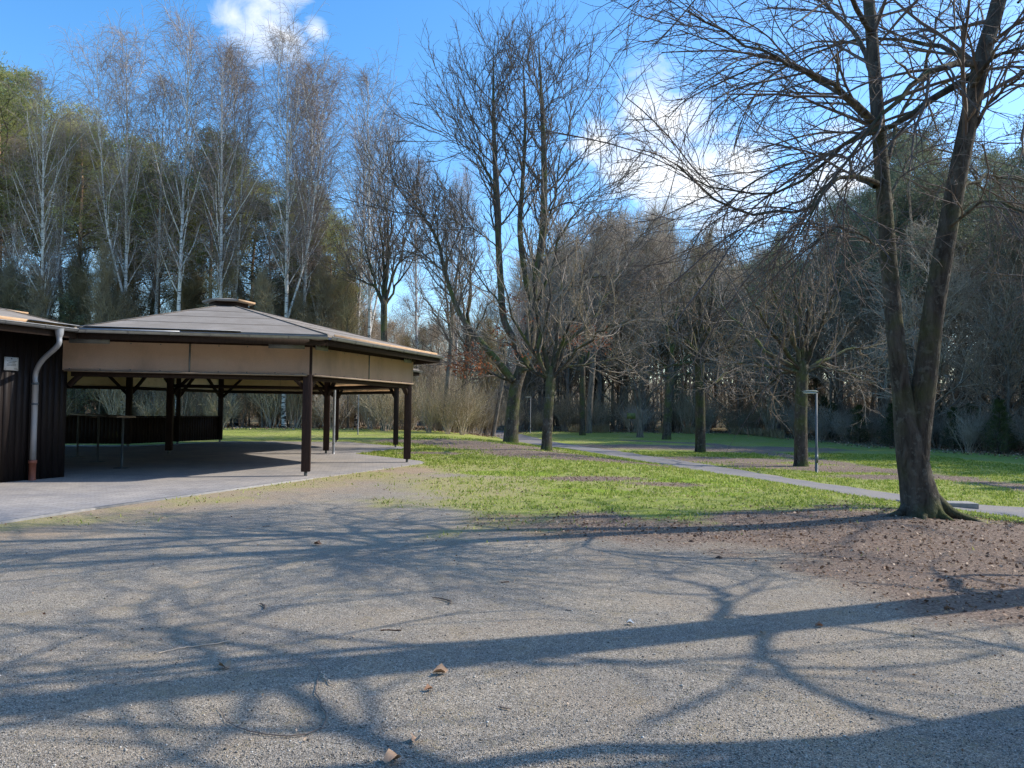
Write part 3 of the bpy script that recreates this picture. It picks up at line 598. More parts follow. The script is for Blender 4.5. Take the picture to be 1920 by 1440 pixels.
def sky_block_ring():                       # unseen foliage and trunks beside and behind the camera, added to block low skylight
    g = np.random.default_rng(88); n = 15000; az = g.uniform(0, 2*math.pi, n); az = np.where(np.abs((az-math.pi/2+math.pi) % (2*math.pi)-math.pi) < R_(52), az+math.pi, az)
    sunw = np.abs((az-R_(15)+math.pi) % (2*math.pi)-math.pi) < R_(50); rad = np.where(sunw, 46, 24)+g.uniform(0, 8, n)
    h = (15+4*np.sin(az*23)+2*np.sin(az*51))*g.random(n)**.7; C_ = np.stack([rad*np.cos(az), rad*np.sin(az), h+.3], 1); k = (np.abs(C_[:, 0]/np.maximum(C_[:, 1], .1)) > .86) | (C_[:, 1] < 0); C_ = C_[k]
    k = ~((C_[:, 0] < -8) & (C_[:, 0] > -32) & (C_[:, 1] > 3) & (C_[:, 1] < 36)); C_ = C_[k]
    mb = MB(); quadcloud(mb, C_, g.normal(0, 1, C_.shape), g.uniform(.8, 1.6, len(C_)), .8, g)
    m = 150; a = g.uniform(0, 2*math.pi, m); a = np.where(np.abs((a-math.pi/2+math.pi) % (2*math.pi)-math.pi) < R_(55), a+math.pi, a); rr = np.where(np.abs((a-R_(15)+math.pi) % (2*math.pi)-math.pi) < R_(50), 47, 26)+g.uniform(0, 5, m)
    P = np.stack([np.stack([rr*np.cos(a), rr*np.sin(a), np.full(m, z_)], 1) for z_ in (-.5, 5, 11, 15)], 1); P[:, 1:, :2] += g.normal(0, .3, (m, 3, 2)); k = ~((P[:, 0, 0] < -8) & (P[:, 0, 0] > -32) & (P[:, 0, 1] > 3) & (P[:, 0, 1] < 36)); mb.tubes(P[k], np.broadcast_to([.25, .2, .14, .05], (int(k.sum()), 4)), 6)
    o = mb.build('sky_block_wood', M['needles_dark']); tag(o, 'unseen ring of wood added beside and behind the viewpoint to block low skylight', 'woodland', None, 'stuff')
sky_block_ring()

# ------------------------------------------------------------------ ground
def nonuni(a, b, lo, hi, st, gr=1.12):
    mid = np.arange(a, b+1e-6, st); up = []; s = st; x = mid[-1]
    while x < hi: s *= gr; x += s; up.append(x)
    dn = []; s = st; x = mid[0]
    while x > lo: s *= gr; x -= s; dn.append(x)
    return np.r_[dn[::-1], mid, up]
xs = nonuni(-8, 12, -700, 700, .13, 1.05); ys = nonuni(2.5, 30, -80, 1200, .13, 1.045)
X, Y = np.meshgrid(xs, ys); X = X.ravel(); Y = Y.ravel(); Z = tz(X, Y)
def inpoly(x, y, poly):
    poly = np.array(poly); r = np.zeros(len(x), bool); n = len(poly)
    for i in range(n):
        x1, y1 = poly[i]; x2, y2 = poly[(i+1) % n]
        c = ((y1 > y) != (y2 > y)) & (x < (x2-x1)*(y-y1)/(y2-y1+1e-12)+x1); r ^= c
    return r
def sdist(x, y, poly):
    poly = np.array(poly, float); d = np.full(len(x), 1e9); n = len(poly)
    for i in range(n):
        a = poly[i]; b = poly[(i+1) % n]; ab = b-a; t = np.clip(((x-a[0])*ab[0]+(y-a[1])*ab[1])/(ab@ab), 0, 1)
        d = np.minimum(d, np.hypot(x-a[0]-t*ab[0], y-a[1]-t*ab[1]))
    return np.where(inpoly(x, y, poly), d, -d)
def zones(X, Y):
    w = (fbm(X*.8, Y*.8, 11, 4)-.5); w2 = (fbm(X*2.5, Y*2.5, 31, 3)-.5)
    gravel = [(-30, -60), (-30, 14), (-6.4, 9.7), (-4.1, 16.6), (-2.2, 19.6), (-.9, 18.0), (-2.0, 15.0), (-1.6, 12.0), (-.4, 9.9), (.9, 9.0), (2.0, 8.2), (2.8, 7.2), (3.3, 6.2), (4.2, 5.0), (6, 4), (14, 2), (14, -60)]
    earth = [(-.6, 9.6), (.8, 10.9), (3.0, 12.0), (6, 12.3), (9, 12.0), (16, 12.5), (30, 8), (30, -20), (8, -2), (3.6, 2.4), (2.4, 4.2), (1.4, 6.0), (.3, 7.8)]
    g = ss(-1.1, 1.1, sdist(X, Y, gravel)+w*4.0); e = ss(-1.3, 1.1, sdist(X, Y, earth)+w*4.5)
    u = 960+F*X/np.maximum(Y, 1); fl = ss(-1.5, 1.5, Y-edgeD(u)+w*3)*(Y > 5); fl = np.maximum(fl, ss(0, 3, -Y-3)*0)
    # trodden and bare spots in the lawn
    def el(cx, cy, rx, ry, a=0):
        c_, s_ = math.cos(a), math.sin(a); dx = (X-cx)*c_+(Y-cy)*s_; dy = -(X-cx)*s_+(Y-cy)*c_
        return ss(1.25, .55, np.hypot(dx/rx, dy/ry)+w*.9)
    b1 = G(1110, 897); bare_ = el(b1[0], b1[1], 1.5, .8); b2 = G(1245, 908); bare_ = np.maximum(bare_, el(b2[0], b2[1], 1.1, .5)*.85)
    bare_ = np.maximum(bare_, el(0, 10.6, 1.6, .7)*.6)
    for uu, vv, rx, ry in ((1010, 850, 3.0, 2.6), (1130, 862, 3.0, 1.4), (1330, 862, 4.5, 2.4), (1480, 874, 3.5, 2.0), (1230, 838, 7, 3.4), (1420, 842, 6, 4), (1100, 842, 2.0, 2.4), (950, 837, 3.2, 4.0), (860, 830, 2.6, 4), (780, 828, 2.5, 2), (1700, 895, 3.2, 1.1), (1600, 882, 3, 1.1), (1300, 880, 2.4, .5), (820, 850, 1.5, 1.0)):
        p = G(uu, vv); bare_ = np.maximum(bare_, el(p[0], p[1], rx, ry)*.95)
    # trodden track across the right lawn
    tr = np.array([G(u_, v_)[:2] for u_, v_ in ((1180, 826), (1330, 832), (1430, 848), (1560, 868), (1700, 888), (1920, 914), (2200, 945))])
    dd = np.full(len(X), 99.)
    for a, b in zip(tr[:-1], tr[1:]):
        ab = b-a; t = np.clip(((X-a[0])*ab[0]+(Y-a[1])*ab[1])/(ab@ab), 0, 1); dd = np.minimum(dd, np.hypot(X-a[0]-t*ab[0], Y-a[1]-t*ab[1]))
    bare_ = np.maximum(bare_, ss(1.3, .4, dd+w*1.2)*.9)
    e = np.maximum(e, bare_)
    dry = ss(1.5, -3.2, X-(Y-12)*.12)*ss(24, 15, Y) + ss(11.5, 9, Y)
    dry = np.clip(dry, 0, 1)*.7+.15+.25*ss(.45, .65, w+.5)
    moss = np.maximum.reduce([el(p_[0], p_[1], rx, ry) for p_, rx, ry in ((G(1130, 921), 1.1, .35), (G(1330, 926), 1.0, .3), (G(1280, 900), 1.6, .7), (G(960, 888), 1.2, .8), (G(1380, 912), .9, .3))])
    return np.clip(g, 0, 1), np.clip(e, 0, 1), np.clip(dry, 0, 1), np.clip(fl, 0, 1), moss
gz, ez, dz, fz, mz = zones(X, Y)
kl = np.array([(-9, 5), (-6.4, 11), (-4.2, 16.6), (-2.4, 20.5), (-2.2, 23)]); kd = np.full(len(X), 99.)
for a, b in zip(kl[:-1], kl[1:]):
    ab = b-a; t = np.clip(((X-a[0])*ab[0]+(Y-a[1])*ab[1])/(ab@ab), 0, 1); kd = np.minimum(kd, np.hypot(X-a[0]-t*ab[0], Y-a[1]-t*ab[1]))
tanz = np.clip(ss(2.6, .3, kd+(fbm(X*.9, Y*.9, 41, 3)-.5)*1.6), 0, 1)
me = bpy.data.meshes.new('ground'); nx, ny = len(xs), len(ys)
I = (np.arange(ny-1)[:, None]*nx+np.arange(nx-1)[None]).ravel(); Q = np.stack([I, I+1, I+nx+1, I+nx], -1).astype(np.int32)
me.vertices.add(len(X)); me.vertices.foreach_set("co", np.stack([X, Y, Z], 1).astype(np.float32).ravel()); me.loops.add(Q.size); me.loops.foreach_set("vertex_index", Q.ravel())
me.polygons.add(len(Q)); me.polygons.foreach_set("loop_start", (np.arange(len(Q))*4).astype(np.int32)); me.polygons.foreach_set("use_smooth", np.ones(len(Q), bool)); me.update(calc_edges=True)
for nm, arr in (('gravel', gz), ('earth', ez), ('dry', dz), ('forest', fz), ('moss', mz), ('tan', tanz)):
    a = me.attributes.new(nm, 'FLOAT', 'POINT'); a.data.foreach_set('value', arr.astype(np.float32))
ground = bpy.data.objects.new('ground', me); COL.objects.link(ground); tag(ground, kind='structure')

def gravel_col(nt, v):
    fine = N(nt, "ShaderNodeTexVoronoi"); fine.inputs["Scale"].default_value = 170; nt.links.new(v, fine.inputs["Vector"])
    sp = N(nt, "ShaderNodeSeparateColor"); nt.links.new(fine.outputs["Color"], sp.inputs[0])
    c = ramp(nt, sp.outputs[0], [(0, (.16, .145, .125)), (.35, (.31, .28, .24)), (.7, (.48, .435, .37)), (.95, (.66, .61, .53)), (1, (.74, .70, .64))])
    big = noise(nt, v, .9, 5, .65); warm = ramp(nt, big, [(.38, (.86, .83, .79)), (.62, (1.12, 1.03, .90))])
    c = mix(nt, 1.0, c, warm, 'MULTIPLY')
    n2 = noise(nt, v, 14, 4, .7); c = mix(nt, 1.0, c, ramp(nt, n2, [(.3, (.75, .75, .75)), (.7, (1.15, 1.15, 1.15))]), 'MULTIPLY')
    h = math_(nt, 'SUBTRACT', 1.0, fine.outputs["Distance"])
    return c, h, fine.outputs["Distance"]
def th0(nt, a, n): return math_(nt, 'ADD', a, math_(nt, 'MULTIPLY', math_(nt, 'SUBTRACT', n, .5), 1.6), True)
def ground_mat():
    m, nt, b = new_mat('ground'); v = mapping(nt)
    def att(n): a = N(nt, "ShaderNodeAttribute"); a.attribute_name = n; return a.outputs["Fac"]
    gc, gh, _ = gravel_col(nt, v)
    nm = noise(nt, v, 3.5, 6, .7); nf = noise(nt, v, 28, 5, .75); nff = noise(nt, v, 70, 3, .7); nb = noise(nt, v, .7, 4, .6)
    # gravel speckled with a little moss and tan dust
    gc = mix(nt, math_(nt, 'MULTIPLY', ramp(nt, math_(nt, 'ADD', math_(nt, 'MULTIPLY', nf, .5), math_(nt, 'MULTIPLY', nm, .5)), [(.545, (0, 0, 0)), (.60, (1, 1, 1))]), .45), gc, (.19, .17, .07))
    gc = mix(nt, math_(nt, 'MULTIPLY', ramp(nt, nb, [(.48, (0, 0, 0)), (.66, (1, 1, 1))]), .35), gc, (.42, .32, .22))
    gc = mix(nt, math_(nt, 'MULTIPLY', th0(nt, att('tan'), nm), .75), gc, ramp(nt, nf, [(.3, (.26, .17, .10)), (.5, (.48, .34, .21)), (.75, (.66, .52, .36))]))
    nfine0 = math_(nt, 'ADD', math_(nt, 'MULTIPLY', nm, .4), math_(nt, 'MULTIPLY', nf, .6))
    lawn = ramp(nt, nf, [(.28, (.10, .14, .025)), (.45, (.27, .34, .05)), (.60, (.42, .47, .09)), (.78, (.66, .60, .28))])
    lawn = mix(nt, 1.0, lawn, ramp(nt, nm, [(.3, (.78, .8, .75)), (.7, (1.15, 1.1, 1.1))]), 'MULTIPLY')
    dryc = ramp(nt, nf, [(.28, (.22, .18, .07)), (.45, (.42, .35, .15)), (.6, (.52, .42, .23)), (.78, (.66, .56, .36))])
    earth = ramp(nt, nf, [(.3, (.06, .042, .032)), (.45, (.19, .135, .10)), (.60, (.38, .28, .21)), (.75, (.68, .56, .43))])
    forest = ramp(nt, nf, [(.28, (.08, .06, .035)), (.5, (.24, .18, .10)), (.75, (.42, .31, .19))])
    forest = mix(nt, ramp(nt, nm, [(.5, (0, 0, 0)), (.6, (1, 1, 1))]), forest, (.07, .095, .02))
    mossc = ramp(nt, nf, [(.3, (.14, .22, .012)), (.6, (.30, .42, .02)), (.8, (.36, .46, .05))])
    def th(a, k=3.0, n=nm, amp=1.6):            # sharpen a soft zone with noise
        x = math_(nt, 'ADD', math_(nt, 'MULTIPLY', math_(nt, 'SUBTRACT', a, .5), k), math_(nt, 'MULTIPLY', math_(nt, 'SUBTRACT', n, .5), k*amp)); return math_(nt, 'ADD', x, .5, True)
    nmix = math_(nt, 'ADD', math_(nt, 'MULTIPLY', nm, .5), math_(nt, 'MULTIPLY', nf, .5))
    col = mix(nt, th(att('dry'), 1.3, nfine0, 3.4), lawn, dryc)
    col = mix(nt, math_(nt, 'MULTIPLY', th(att('moss'), 3, nmix), .8), col, mossc)
    nfine = math_(nt, 'ADD', math_(nt, 'MULTIPLY', nm, .35), math_(nt, 'MULTIPLY', nf, .65)); ef = th(att('earth'), 1.6, nfine, 3.0); col = mix(nt, ef, col, earth)
    gf = th(att('gravel'), 1.5, nfine, 2.6); col = mix(nt, gf, col, gc)
    col = mix(nt, th(att('forest'), 3), col, forest)
    nt.links.new(col, b.inputs["Base Color"]); b.inputs["Roughness"].default_value = .95
    hh = math_(nt, 'ADD', math_(nt, 'MULTIPLY', gh, .35), math_(nt, 'MULTIPLY', nf, 1.3)); hh = math_(nt, 'ADD', hh, math_(nt, 'MULTIPLY', nff, .5))
    bump(nt, b, hh, .8, .02); return m
me.materials.append(ground_mat())

# path
def strip(name, pts, w, z, mat, edge=.12, seed=1, step=.4):
    P = resample(np.c_[pts, np.zeros(len(pts))], int(np.linalg.norm(np.diff(pts, axis=0), axis=1).sum()/step)); T = np.gradient(P, axis=0); T /= np.linalg.norm(T, axis=1, keepdims=True)
    Nn = np.stack([-T[:, 1], T[:, 0], T[:, 0]*0], 1); k = 9; g = np.random.default_rng(seed); mb = MB(); V = []
    wl = w/2+(fbm(np.arange(len(P))*.4, np.zeros(len(P)), seed, 3)-.5)*edge*4; wr = w/2+(fbm(np.arange(len(P))*.4, np.ones(len(P))*9, seed, 3)-.5)*edge*4
    for i in range(len(P)):
        for j in range(k):
            s = -wl[i]+(wl[i]+wr[i])*j/(k-1); q = P[i]+Nn[i]*s; V.append([q[0], q[1], float(tz(q[0], q[1]))+z-(.03 if j in (0, k-1) else 0)])
    I = (np.arange(len(P)-1)[:, None]*k+np.arange(k-1)).ravel(); mb.quads(V, np.stack([I, I+1, I+k+1, I+k], -1)); return mb.build(name, mat, None, True)
def path_mat():
    m, nt, b = new_mat('path'); v = mapping(nt); f = noise(nt, v, 40, 4, .7); f2 = noise(nt, v, 1.2, 4, .6)
    c = ramp(nt, f, [(.3, (.18, .17, .16)), (.55, (.28, .265, .25)), (.75, (.42, .40, .37))]); c = mix(nt, 1.0, c, ramp(nt, f2, [(.35, (.85, .85, .88)), (.65, (1.1, 1.03, .95))]), 'MULTIPLY')
    nt.links.new(c, b.inputs["Base Color"]); bump(nt, b, f, .5, .01); return m
pp = np.array([G(u_, v_)[:2] for u_, v_ in ((835, 794.5), (880, 801), (930, 811), (965, 820), (1010, 830), (1120, 847), (1250, 868), (1400, 892), (1560, 917), (1720, 941), (1920, 963), (2300, 1000))])
pp = np.r_[[pp[0]+(pp[0]-pp[1])], pp]
tag(strip('path', pp, 2.9, .035, path_mat()), kind='structure')

# ------------------------------------------------------------------ pavilions: honeycomb of hexagons, side 5 m
HA = R_(11); A0 = G(573, 894)[:2]; print('post A', A0)
def hd(a): return np.array([math.cos(a), math.sin(a)])
c1 = A0-5*hd(HA+R_(300)); c2 = c1+8.66*hd(HA+R_(90)); c3 = c1+8.66*hd(HA+R_(210)); c4 = c1+8.66*hd(HA+R_(150))
def verts(c): return [c+5*hd(HA+R_(60*k)) for k in range(6)]
ZE, ZT, OV = 3.16, 4.42, .80
M['timber'] = simple('dark_stained_timber', (.045, .028, .020), (.022, .014, .011), 5, .7, (6, 6, .6), .3)
M['timber_red'] = simple('brown_stained_timber', (.055, .030, .024), (.026, .016, .013), 5, .65, (6, 6, .6), .3)
M['zinc'] = simple('zinc_gutter', (.30, .31, .32), (.20, .21, .22), 6, .45, (1, 1, 1), 0, .6, spec=.5)
M['zinc_pipe'] = simple('zinc_pipe', (.42, .43, .44), (.30, .31, .32), 5, .5, (1, 1, .3), 0, .3, spec=.5)
M['ply'] = simple('bare_plywood_edge', (.62, .42, .25), (.45, .28, .15), 7, .7, (1, 1, 3))
M['steel'] = simple('grey_steel_plate', (.22, .24, .23), (.15, .16, .155), 4, .5, metallic=.3)
M['clay'] = simple('clay_pipe', (.36, .13, .08), (.24, .08, .05), 8, .5)
M['white'] = simple('white_plate', (.72, .74, .74), (.62, .64, .64), 12, .4)
M['ink'] = simple('dark_ink', (.05, .05, .06), (.04, .04, .05), 5)
M['tabletop'] = simple('worn_table_wood', (.40, .31, .22), (.26, .19, .13), 6, .5)
M['concrete'] = simple('concrete', (.36, .34, .31), (.26, .25, .23), 9, .9, bumpk=.4)
def felt_mat():
    m, nt, b = new_mat('roofing_felt'); v = mapping(nt); f = noise(nt, v, 1.6, 5, .65); ff = noise(nt, v, 120, 2, .6)
    c = ramp(nt, f, [(.3, (.25, .21, .165)), (.55, (.31, .265, .215)), (.75, (.37, .32, .265))]); c = mix(nt, 1.0, c, ramp(nt, ff, [(.3, (.8, .8, .8)), (.7, (1.2, 1.2, 1.2))]), 'MULTIPLY')
    nt.links.new(c, b.inputs["Base Color"]); bump(nt, b, ff, .3, .005); b.inputs["Roughness"].default_value = .95; return m
M['felt'] = felt_mat(); M['seam'] = simple('felt_seam', (.25, .215, .175), (.21, .18, .145), 9)
def panel_mat():
    m, nt, b = new_mat('translucent_panel'); v = mapping(nt); f = noise(nt, mapping(nt, (1, 1, .5)), 1.1, 5, .65); f2 = noise(nt, v, 60, 2, .6)
    c = ramp(nt, f, [(.30, (.52, .37, .27)), (.5, (.68, .48, .35)), (.75, (.74, .54, .40))]); st = ramp(nt, noise(nt, mapping(nt, (1, 1, .8)), .55, 5, .75, .4), [(.60, (1, 1, 1)), (.72, (.42, .42, .36))])
    c = mix(nt, 1.0, c, st, 'MULTIPLY'); c = mix(nt, 1.0, c, ramp(nt, f2, [(.3, (.93, .93, .93)), (.7, (1.05, 1.05, 1.05))]), 'MULTIPLY')
    nt.links.new(c, b.inputs["Base Color"]); b.inputs["Roughness"].default_value = .5
    t = N(nt, "ShaderNodeBsdfTranslucent"); nt.links.new(mix(nt, 1.0, c, (1.0, .93, .70), 'MULTIPLY'), t.inputs[0]); mx = N(nt, "ShaderNodeMixShader"); mx.inputs[0].default_value = .4
    nt.links.new(b.outputs[0], mx.inputs[1]); nt.links.new(t.outputs[0], mx.inputs[2]); nt.links.new(mx.outputs[0], nt.nodes["Material Output"].inputs[0]); return m
M['panel'] = panel_mat()
def paving_mat():
    m, nt, b = new_mat('paving'); mp = N(nt, "ShaderNodeMapping"); tc = N(nt, "ShaderNodeTexCoord"); nt.links.new(tc.outputs["Object"], mp.inputs[0]); mp.inputs["Rotation"].default_value = (0, 0, -HA)
    br = N(nt, "ShaderNodeTexBrick"); nt.links.new(mp.outputs[0], br.inputs["Vector"]); br.inputs["Scale"].default_value = 1; br.inputs["Brick Width"].default_value = .2; br.inputs["Row Height"].default_value = .1; br.inputs["Mortar Size"].default_value = .006
    br.inputs["Color1"].default_value = (.36, .34, .315, 1); br.inputs["Color2"].default_value = (.44, .415, .385, 1); br.inputs["Mortar"].default_value = (.28, .262, .235, 1); br.inputs["Bias"].default_value = 0
    f = noise(nt, mapping(nt), .8, 5, .7); f2 = noise(nt, mapping(nt), 30, 3, .7)
    c = mix(nt, 1.0, br.outputs[0], ramp(nt, f, [(.3, (.75, .75, .78)), (.7, (1.15, 1.08, 1.0))]), 'MULTIPLY'); c = mix(nt, 1.0, c, ramp(nt, f2, [(.3, (.85, .85, .85)), (.7, (1.12, 1.12, 1.12))]), 'MULTIPLY')
    nt.links.new(c, b.inputs["Base Color"]); bump(nt, b, br.outputs["Fac"], -.3, .004); return m
M['paving'] = paving_mat()

# paved floor
pv = [(-7.2, 8.0), (-6.25, 11.2), tuple(A0+[.25, -.55]), tuple(A0+[.55, .1]), tuple(verts(c1)[0]+[.55, -.1]), tuple(verts(c1)[0]+[.3, .7]), tuple(verts(c1)[1]+[.9, .2]), tuple(verts(c2)[0]+[.6, 0]), tuple(verts(c2)[1]+[.4, .5]), tuple(verts(c2)[2]+[-.1, .6]), tuple(verts(c4)[1]+[0, 1.0]), tuple(verts(c4)[2]+[-.5, .8]), (-27, 24), (-27, 6)]
def paved():
    mb = MB(); gx = np.arange(-27, -1, .5); gy = np.arange(6, 37, .5); 
    poly = [tuple(map(float, p)) for p in pv]
    import bmesh
    bm = bmesh.new(); vs = [bm.verts.new((x, y, 0)) for x, y in poly]; f = bm.faces.new(vs)
    bmesh.ops.triangulate(bm, faces=[f]); 
    for _ in range(5): bmesh.ops.subdivide_edges(bm, edges=bm.edges[:], cuts=1, use_grid_fill=True)
    for v_ in bm.verts: v_.co.z = float(tz(v_.co.x, v_.co.y))+.022
    # a small vertical kerb edge
    me = bpy.data.meshes.new('paving')
    be = [e for e in bm.edges if e.is_boundary]; r = bmesh.ops.extrude_edge_only(bm, edges=be)
    for v_ in [x for x in r['geom'] if isinstance(x, bmesh.types.BMVert)]: v_.co.z -= .12
    bmesh.ops.recalc_face_normals(bm, faces=bm.faces); bm.to_mesh(me); me.materials.append(M['paving']); o = bpy.data.objects.new('paving', me); COL.objects.link(o); tag(o, kind='structure')
paved()
kb = MB()
for a, b in zip(pv[:2], pv[1:3]): kb.bar((a[0]+.03, a[1], float(tz(*a))-.012), (b[0]+.03, b[1], float(tz(*b))-.012), .07, .085)
tag(kb.build('kerb', M['concrete']), kind='structure')

def offpoly(c, offs):
    v = verts(c); out = []
    for k in range(6):
        # vertex k lies between edge k-1 and edge k (edge k has normal HA+30+60k)
        n1 = hd(HA+R_(30+60*(k-1))); n2 = hd(HA+R_(30+60*k)); d1 = 4.33+offs[(k-1) % 6]; d2 = 4.33+offs[k]
        out.append(c+np.linalg.solve(np.array([n1, n2]), np.array([d1, d2])))
    return out
def post(p, parent, w=.2, h=3.0, z0=.03, ang=HA, m='timber_red'):
    z0 += float(tz(*p)); mb = MB(); mb.box((p[0], p[1], z0+.06+(h)/2), (w, w, h-.06), ang); o = mb.build('post', M[m], parent, bevel=.012)
    mb = MB(); mb.box((p[0], p[1], z0+.04), (.07, .07, .16), ang); mb.build('post_foot', M['steel'], o)
def edge_pts(c, k): v = verts(c); return v[k], v[(k+1) % 6]
def panel_edge(parent, c, k, mid=False, parapet=False, panel=True, zb=2.30):
    a, b = edge_pts(c, k); n = hd(HA+R_(30+60*k)); t = (b-a)/5.0
    if panel:
        halves = ((a-t*.04, (a+b)/2-t*.004), ((a+b)/2+t*.004, b+t*.04))
        for i, (p, q) in enumerate(halves):
            mb = MB(); p_, q_ = p+n*.135, q+n*.135; m_ = 6; V = [[*(p_+(q_-p_)*i/m_+n*.006*math.sin(i*2.1+k)), zz] for zz in (zb, 2.93) for i in range(m_+1)]; mb.quads(V, [[i, i+1, i+8, i+7] for i in range(m_)]); o = mb.build('panel', M['panel'], parent)
        mb = MB()
        for i in range(9):
            for zz in (zb+.03, 2.90):
                q = a+t*(.1+i*4.8/8)+n*.1435; mb.box((*q, zz), (.022, .006, .022), math.atan2(t[1], t[0]))
        q = (a+b)/2+n*.144; mb.box((*q, (zb+2.93)/2), (.035, .006, 2.93-zb), math.atan2(t[1], t[0]))
        mb.build('panel_screws', M['steel'], parent)
        mb = MB(); mb.bar((*(a+n*.155), zb-.012), (*(b+n*.155), zb-.012), .035, .035); mb.build('panel_rail', M['tabletop'], parent)
    mb = MB(); mb.bar((*(a+t*.1), zb-.07), (*(b-t*.1), zb-.07), .10, .11); mb.build('beam', M['timber'], parent)
    mb = MB(); mb.bar((*a, 3.01), (*b, 3.01), .14, .16); mb.build('beam', M['timber'], parent)
    ends = [(a, t), (b, -t)]+([((a+b)/2, t), ((a+b)/2, -t)] if mid else [])
    for p, d in ends:
        mb = MB(); mb.bar((*(p+d*.05), 1.98), (*(p+d*1.02), 2.98), .09, .10); mb.build('brace', M['timber'], parent)
    if mid: post((a+b)/2, parent, .15, m='timber')
    if parapet:
        mb = MB(); zf = float(tz(*((a+b)/2)))+.03
        n_ = 34
        for i in range(n_):
            p = a+t*(.12+(4.76)*(i+.5)/n_)+n*.05; mb.box((*p, zf+.09+.5), (4.76/n_-.008, .022+(i % 2)*.006, 1.0), math.atan2(t[1], t[0]))
        w_ = mb.build('parapet', M['timber'], parent); mb = MB(); mb.bar((*(a+t*.1+n*.05), zf+1.12), (*(b-t*.1+n*.05), zf+1.12), .14, .05); mb.build('rail_cap', M['timber_red'], w_)
def roof(parent, c, shared, cap=True, plyedges=(), gutters=True):
    offs = [0 if k in shared else OV for k in range(6)]; P = offpoly(c, offs); zt = ZT
    mb = MB(); V = [(*c, zt)]+[(*p, ZE) for p in P]+[(*c, zt-.10)]+[(*p, ZE-.06) for p in P]
    for k in range(6):
        a, b = 1+k, 1+(k+1) % 6; mb.tris([V[0], V[a], V[b]], [[0, 1, 2]]); mb.quads([V[a], V[a+7], V[b+7], V[b]], [[0, 1, 2, 3]])
    rf = mb.build('roof', M['felt'], parent); mb = MB()
    for k in range(6):
        a, b = 1+k, 1+(k+1) % 6; mb.tris([V[7], V[b+7], V[a+7]], [[0, 1, 2]])
    mb.build('soffit', M['timber'], rf)
    # felt seams: hips and lap joints
    mb = MB()
    for k in range(6):
        a = np.array([*P[k], ZE+.012]); b = np.array([*P[(k+1) % 6], ZE+.012]); t = np.array([*c, zt+.012])
        mb.bar(a, t, .07, .008)
        for f_ in (.22, .44, .66):
            mb.bar(a+(t-a)*f_, b+(t-b)*f_, .014, .006)
    mb.build('roof_seams', M['seam'], rf)
    # rafters
    mb = MB()
    for k in range(6):
        if offs[k] == 0 and offs[(k-1) % 6] == 0: continue
        mb.bar((*(P[k]*.97+c*.03), ZE-.13), (*c, zt-.2), .10, .14)
    for k in range(6):
        if offs[k] == 0: continue
        a, b = P[k], P[(k+1) % 6]
        for f_ in (.2, .4, .6, .8):
            q = a+(b-a)*f_; mb.bar((*(q*.97+c*.03), ZE-.115), (*(q*.35+c*.65), ZE-.115+(zt-ZE)*.62), .07, .11)
    mb.build('rafters', M['timber'], rf)
    for k in range(6):
        if offs[k] == 0: continue
        a, b = P[k], P[(k+1) % 6]; n = hd(HA+R_(30+60*k)); t = (b-a)/np.linalg.norm(b-a)
        mb = MB(); mb.bar((*(a-n*.03), ZE-.15), (*(b-n*.03), ZE-.15), .03, .18); mb.build('fascia', M['timber'], rf)
        if k in plyedges:
            mb = MB(); u_, w_ = (a, b); mb.bar((*(u_+n*.006+t*.25), ZE-.012), (*(w_+n*.006-t*.25), ZE-.012), .014, .085); mb.build('bare_edge', M['ply'], rf)
        if gutters:
            L = np.linalg.norm(b-a); mb = MB(); m_ = 12; V = []; th = np.linspace(math.pi, 2*math.pi, 9)
            for sgn, rr in ((1, .062), (1, .056)):
                for e in (a-t*.02, b+t*.02):
                    for q in th:
                        o_ = e+n*(.062+rr*math.cos(q)); V.append([*o_, ZE-.055+rr*math.sin(q)])
            k9 = 9; Qs = []
            for base_ in (0, 18):
                for i in range(8): Qs.append([base_+i, base_+i+1, base_+i+1+9, base_+i+9])
            for base_ in (0, 9):
                for i in range(8): Qs.append([base_+i, base_+i+1, base_+i+1+18, base_+i+18])
            Qs.append([0, 9, 27, 18]); Qs.append([8, 17, 35, 26]); mb.quads(V, Qs)
            # rolled front bead and hangers
            f_ = n*(.124); mb.tubes([np.array([[*(a+f_), ZE-.052], [*((a+b)/2+f_), ZE-.052], [*(b+f_), ZE-.052]])], [[.009]*3], 6)
            for i in range(int(L/.8)+1):
                q = a+t*(.2+i*.8)
                if (q-a)@t > L-.1: break
                mb.tubes([np.array([[*(q+n*(.062+.066*math.cos(x))), ZE-.055+.066*math.sin(x)] for x in np.linspace(math.pi, 2*math.pi, 7)])], [[.006]*7], 4)
            mb.build('gutter', M['zinc'], rf, False)
    if cap:
        mb = MB(); h6 = [c+.52*hd(HA+R_(60*k)) for k in range(6)]; mb.prism(h6, zt-.14, zt+.02); mb.build('cap_curb', M['timber'], rf)
        h7 = [c+.70*hd(HA+R_(60*k)) for k in range(6)]; mb = MB(); V = [(*c, zt+.17)]+[(*p, zt+.065) for p in h7]+[(*p, zt+.02) for p in h7]
        for k in range(6):
            a, b = 1+k, 1+(k+1) % 6; mb.tris([V[0], V[a], V[b]], [[0, 1, 2]]); mb.quads([V[a], V[a+6], V[b+6], V[b]], [[0, 1, 2, 3]])
        mb.prism(h7, zt+.018, zt+.019); cp = mb.build('roof_cap', M['felt'], rf)
        mb = MB(); a, b = h7[5], h7[0]; n = hd(HA+R_(330)); mb.bar((*(a+n*.008), zt+.045), (*(b+n*.008), zt+.045), .012, .05); mb.build('cap_edge', M['ply'], cp)
    return P
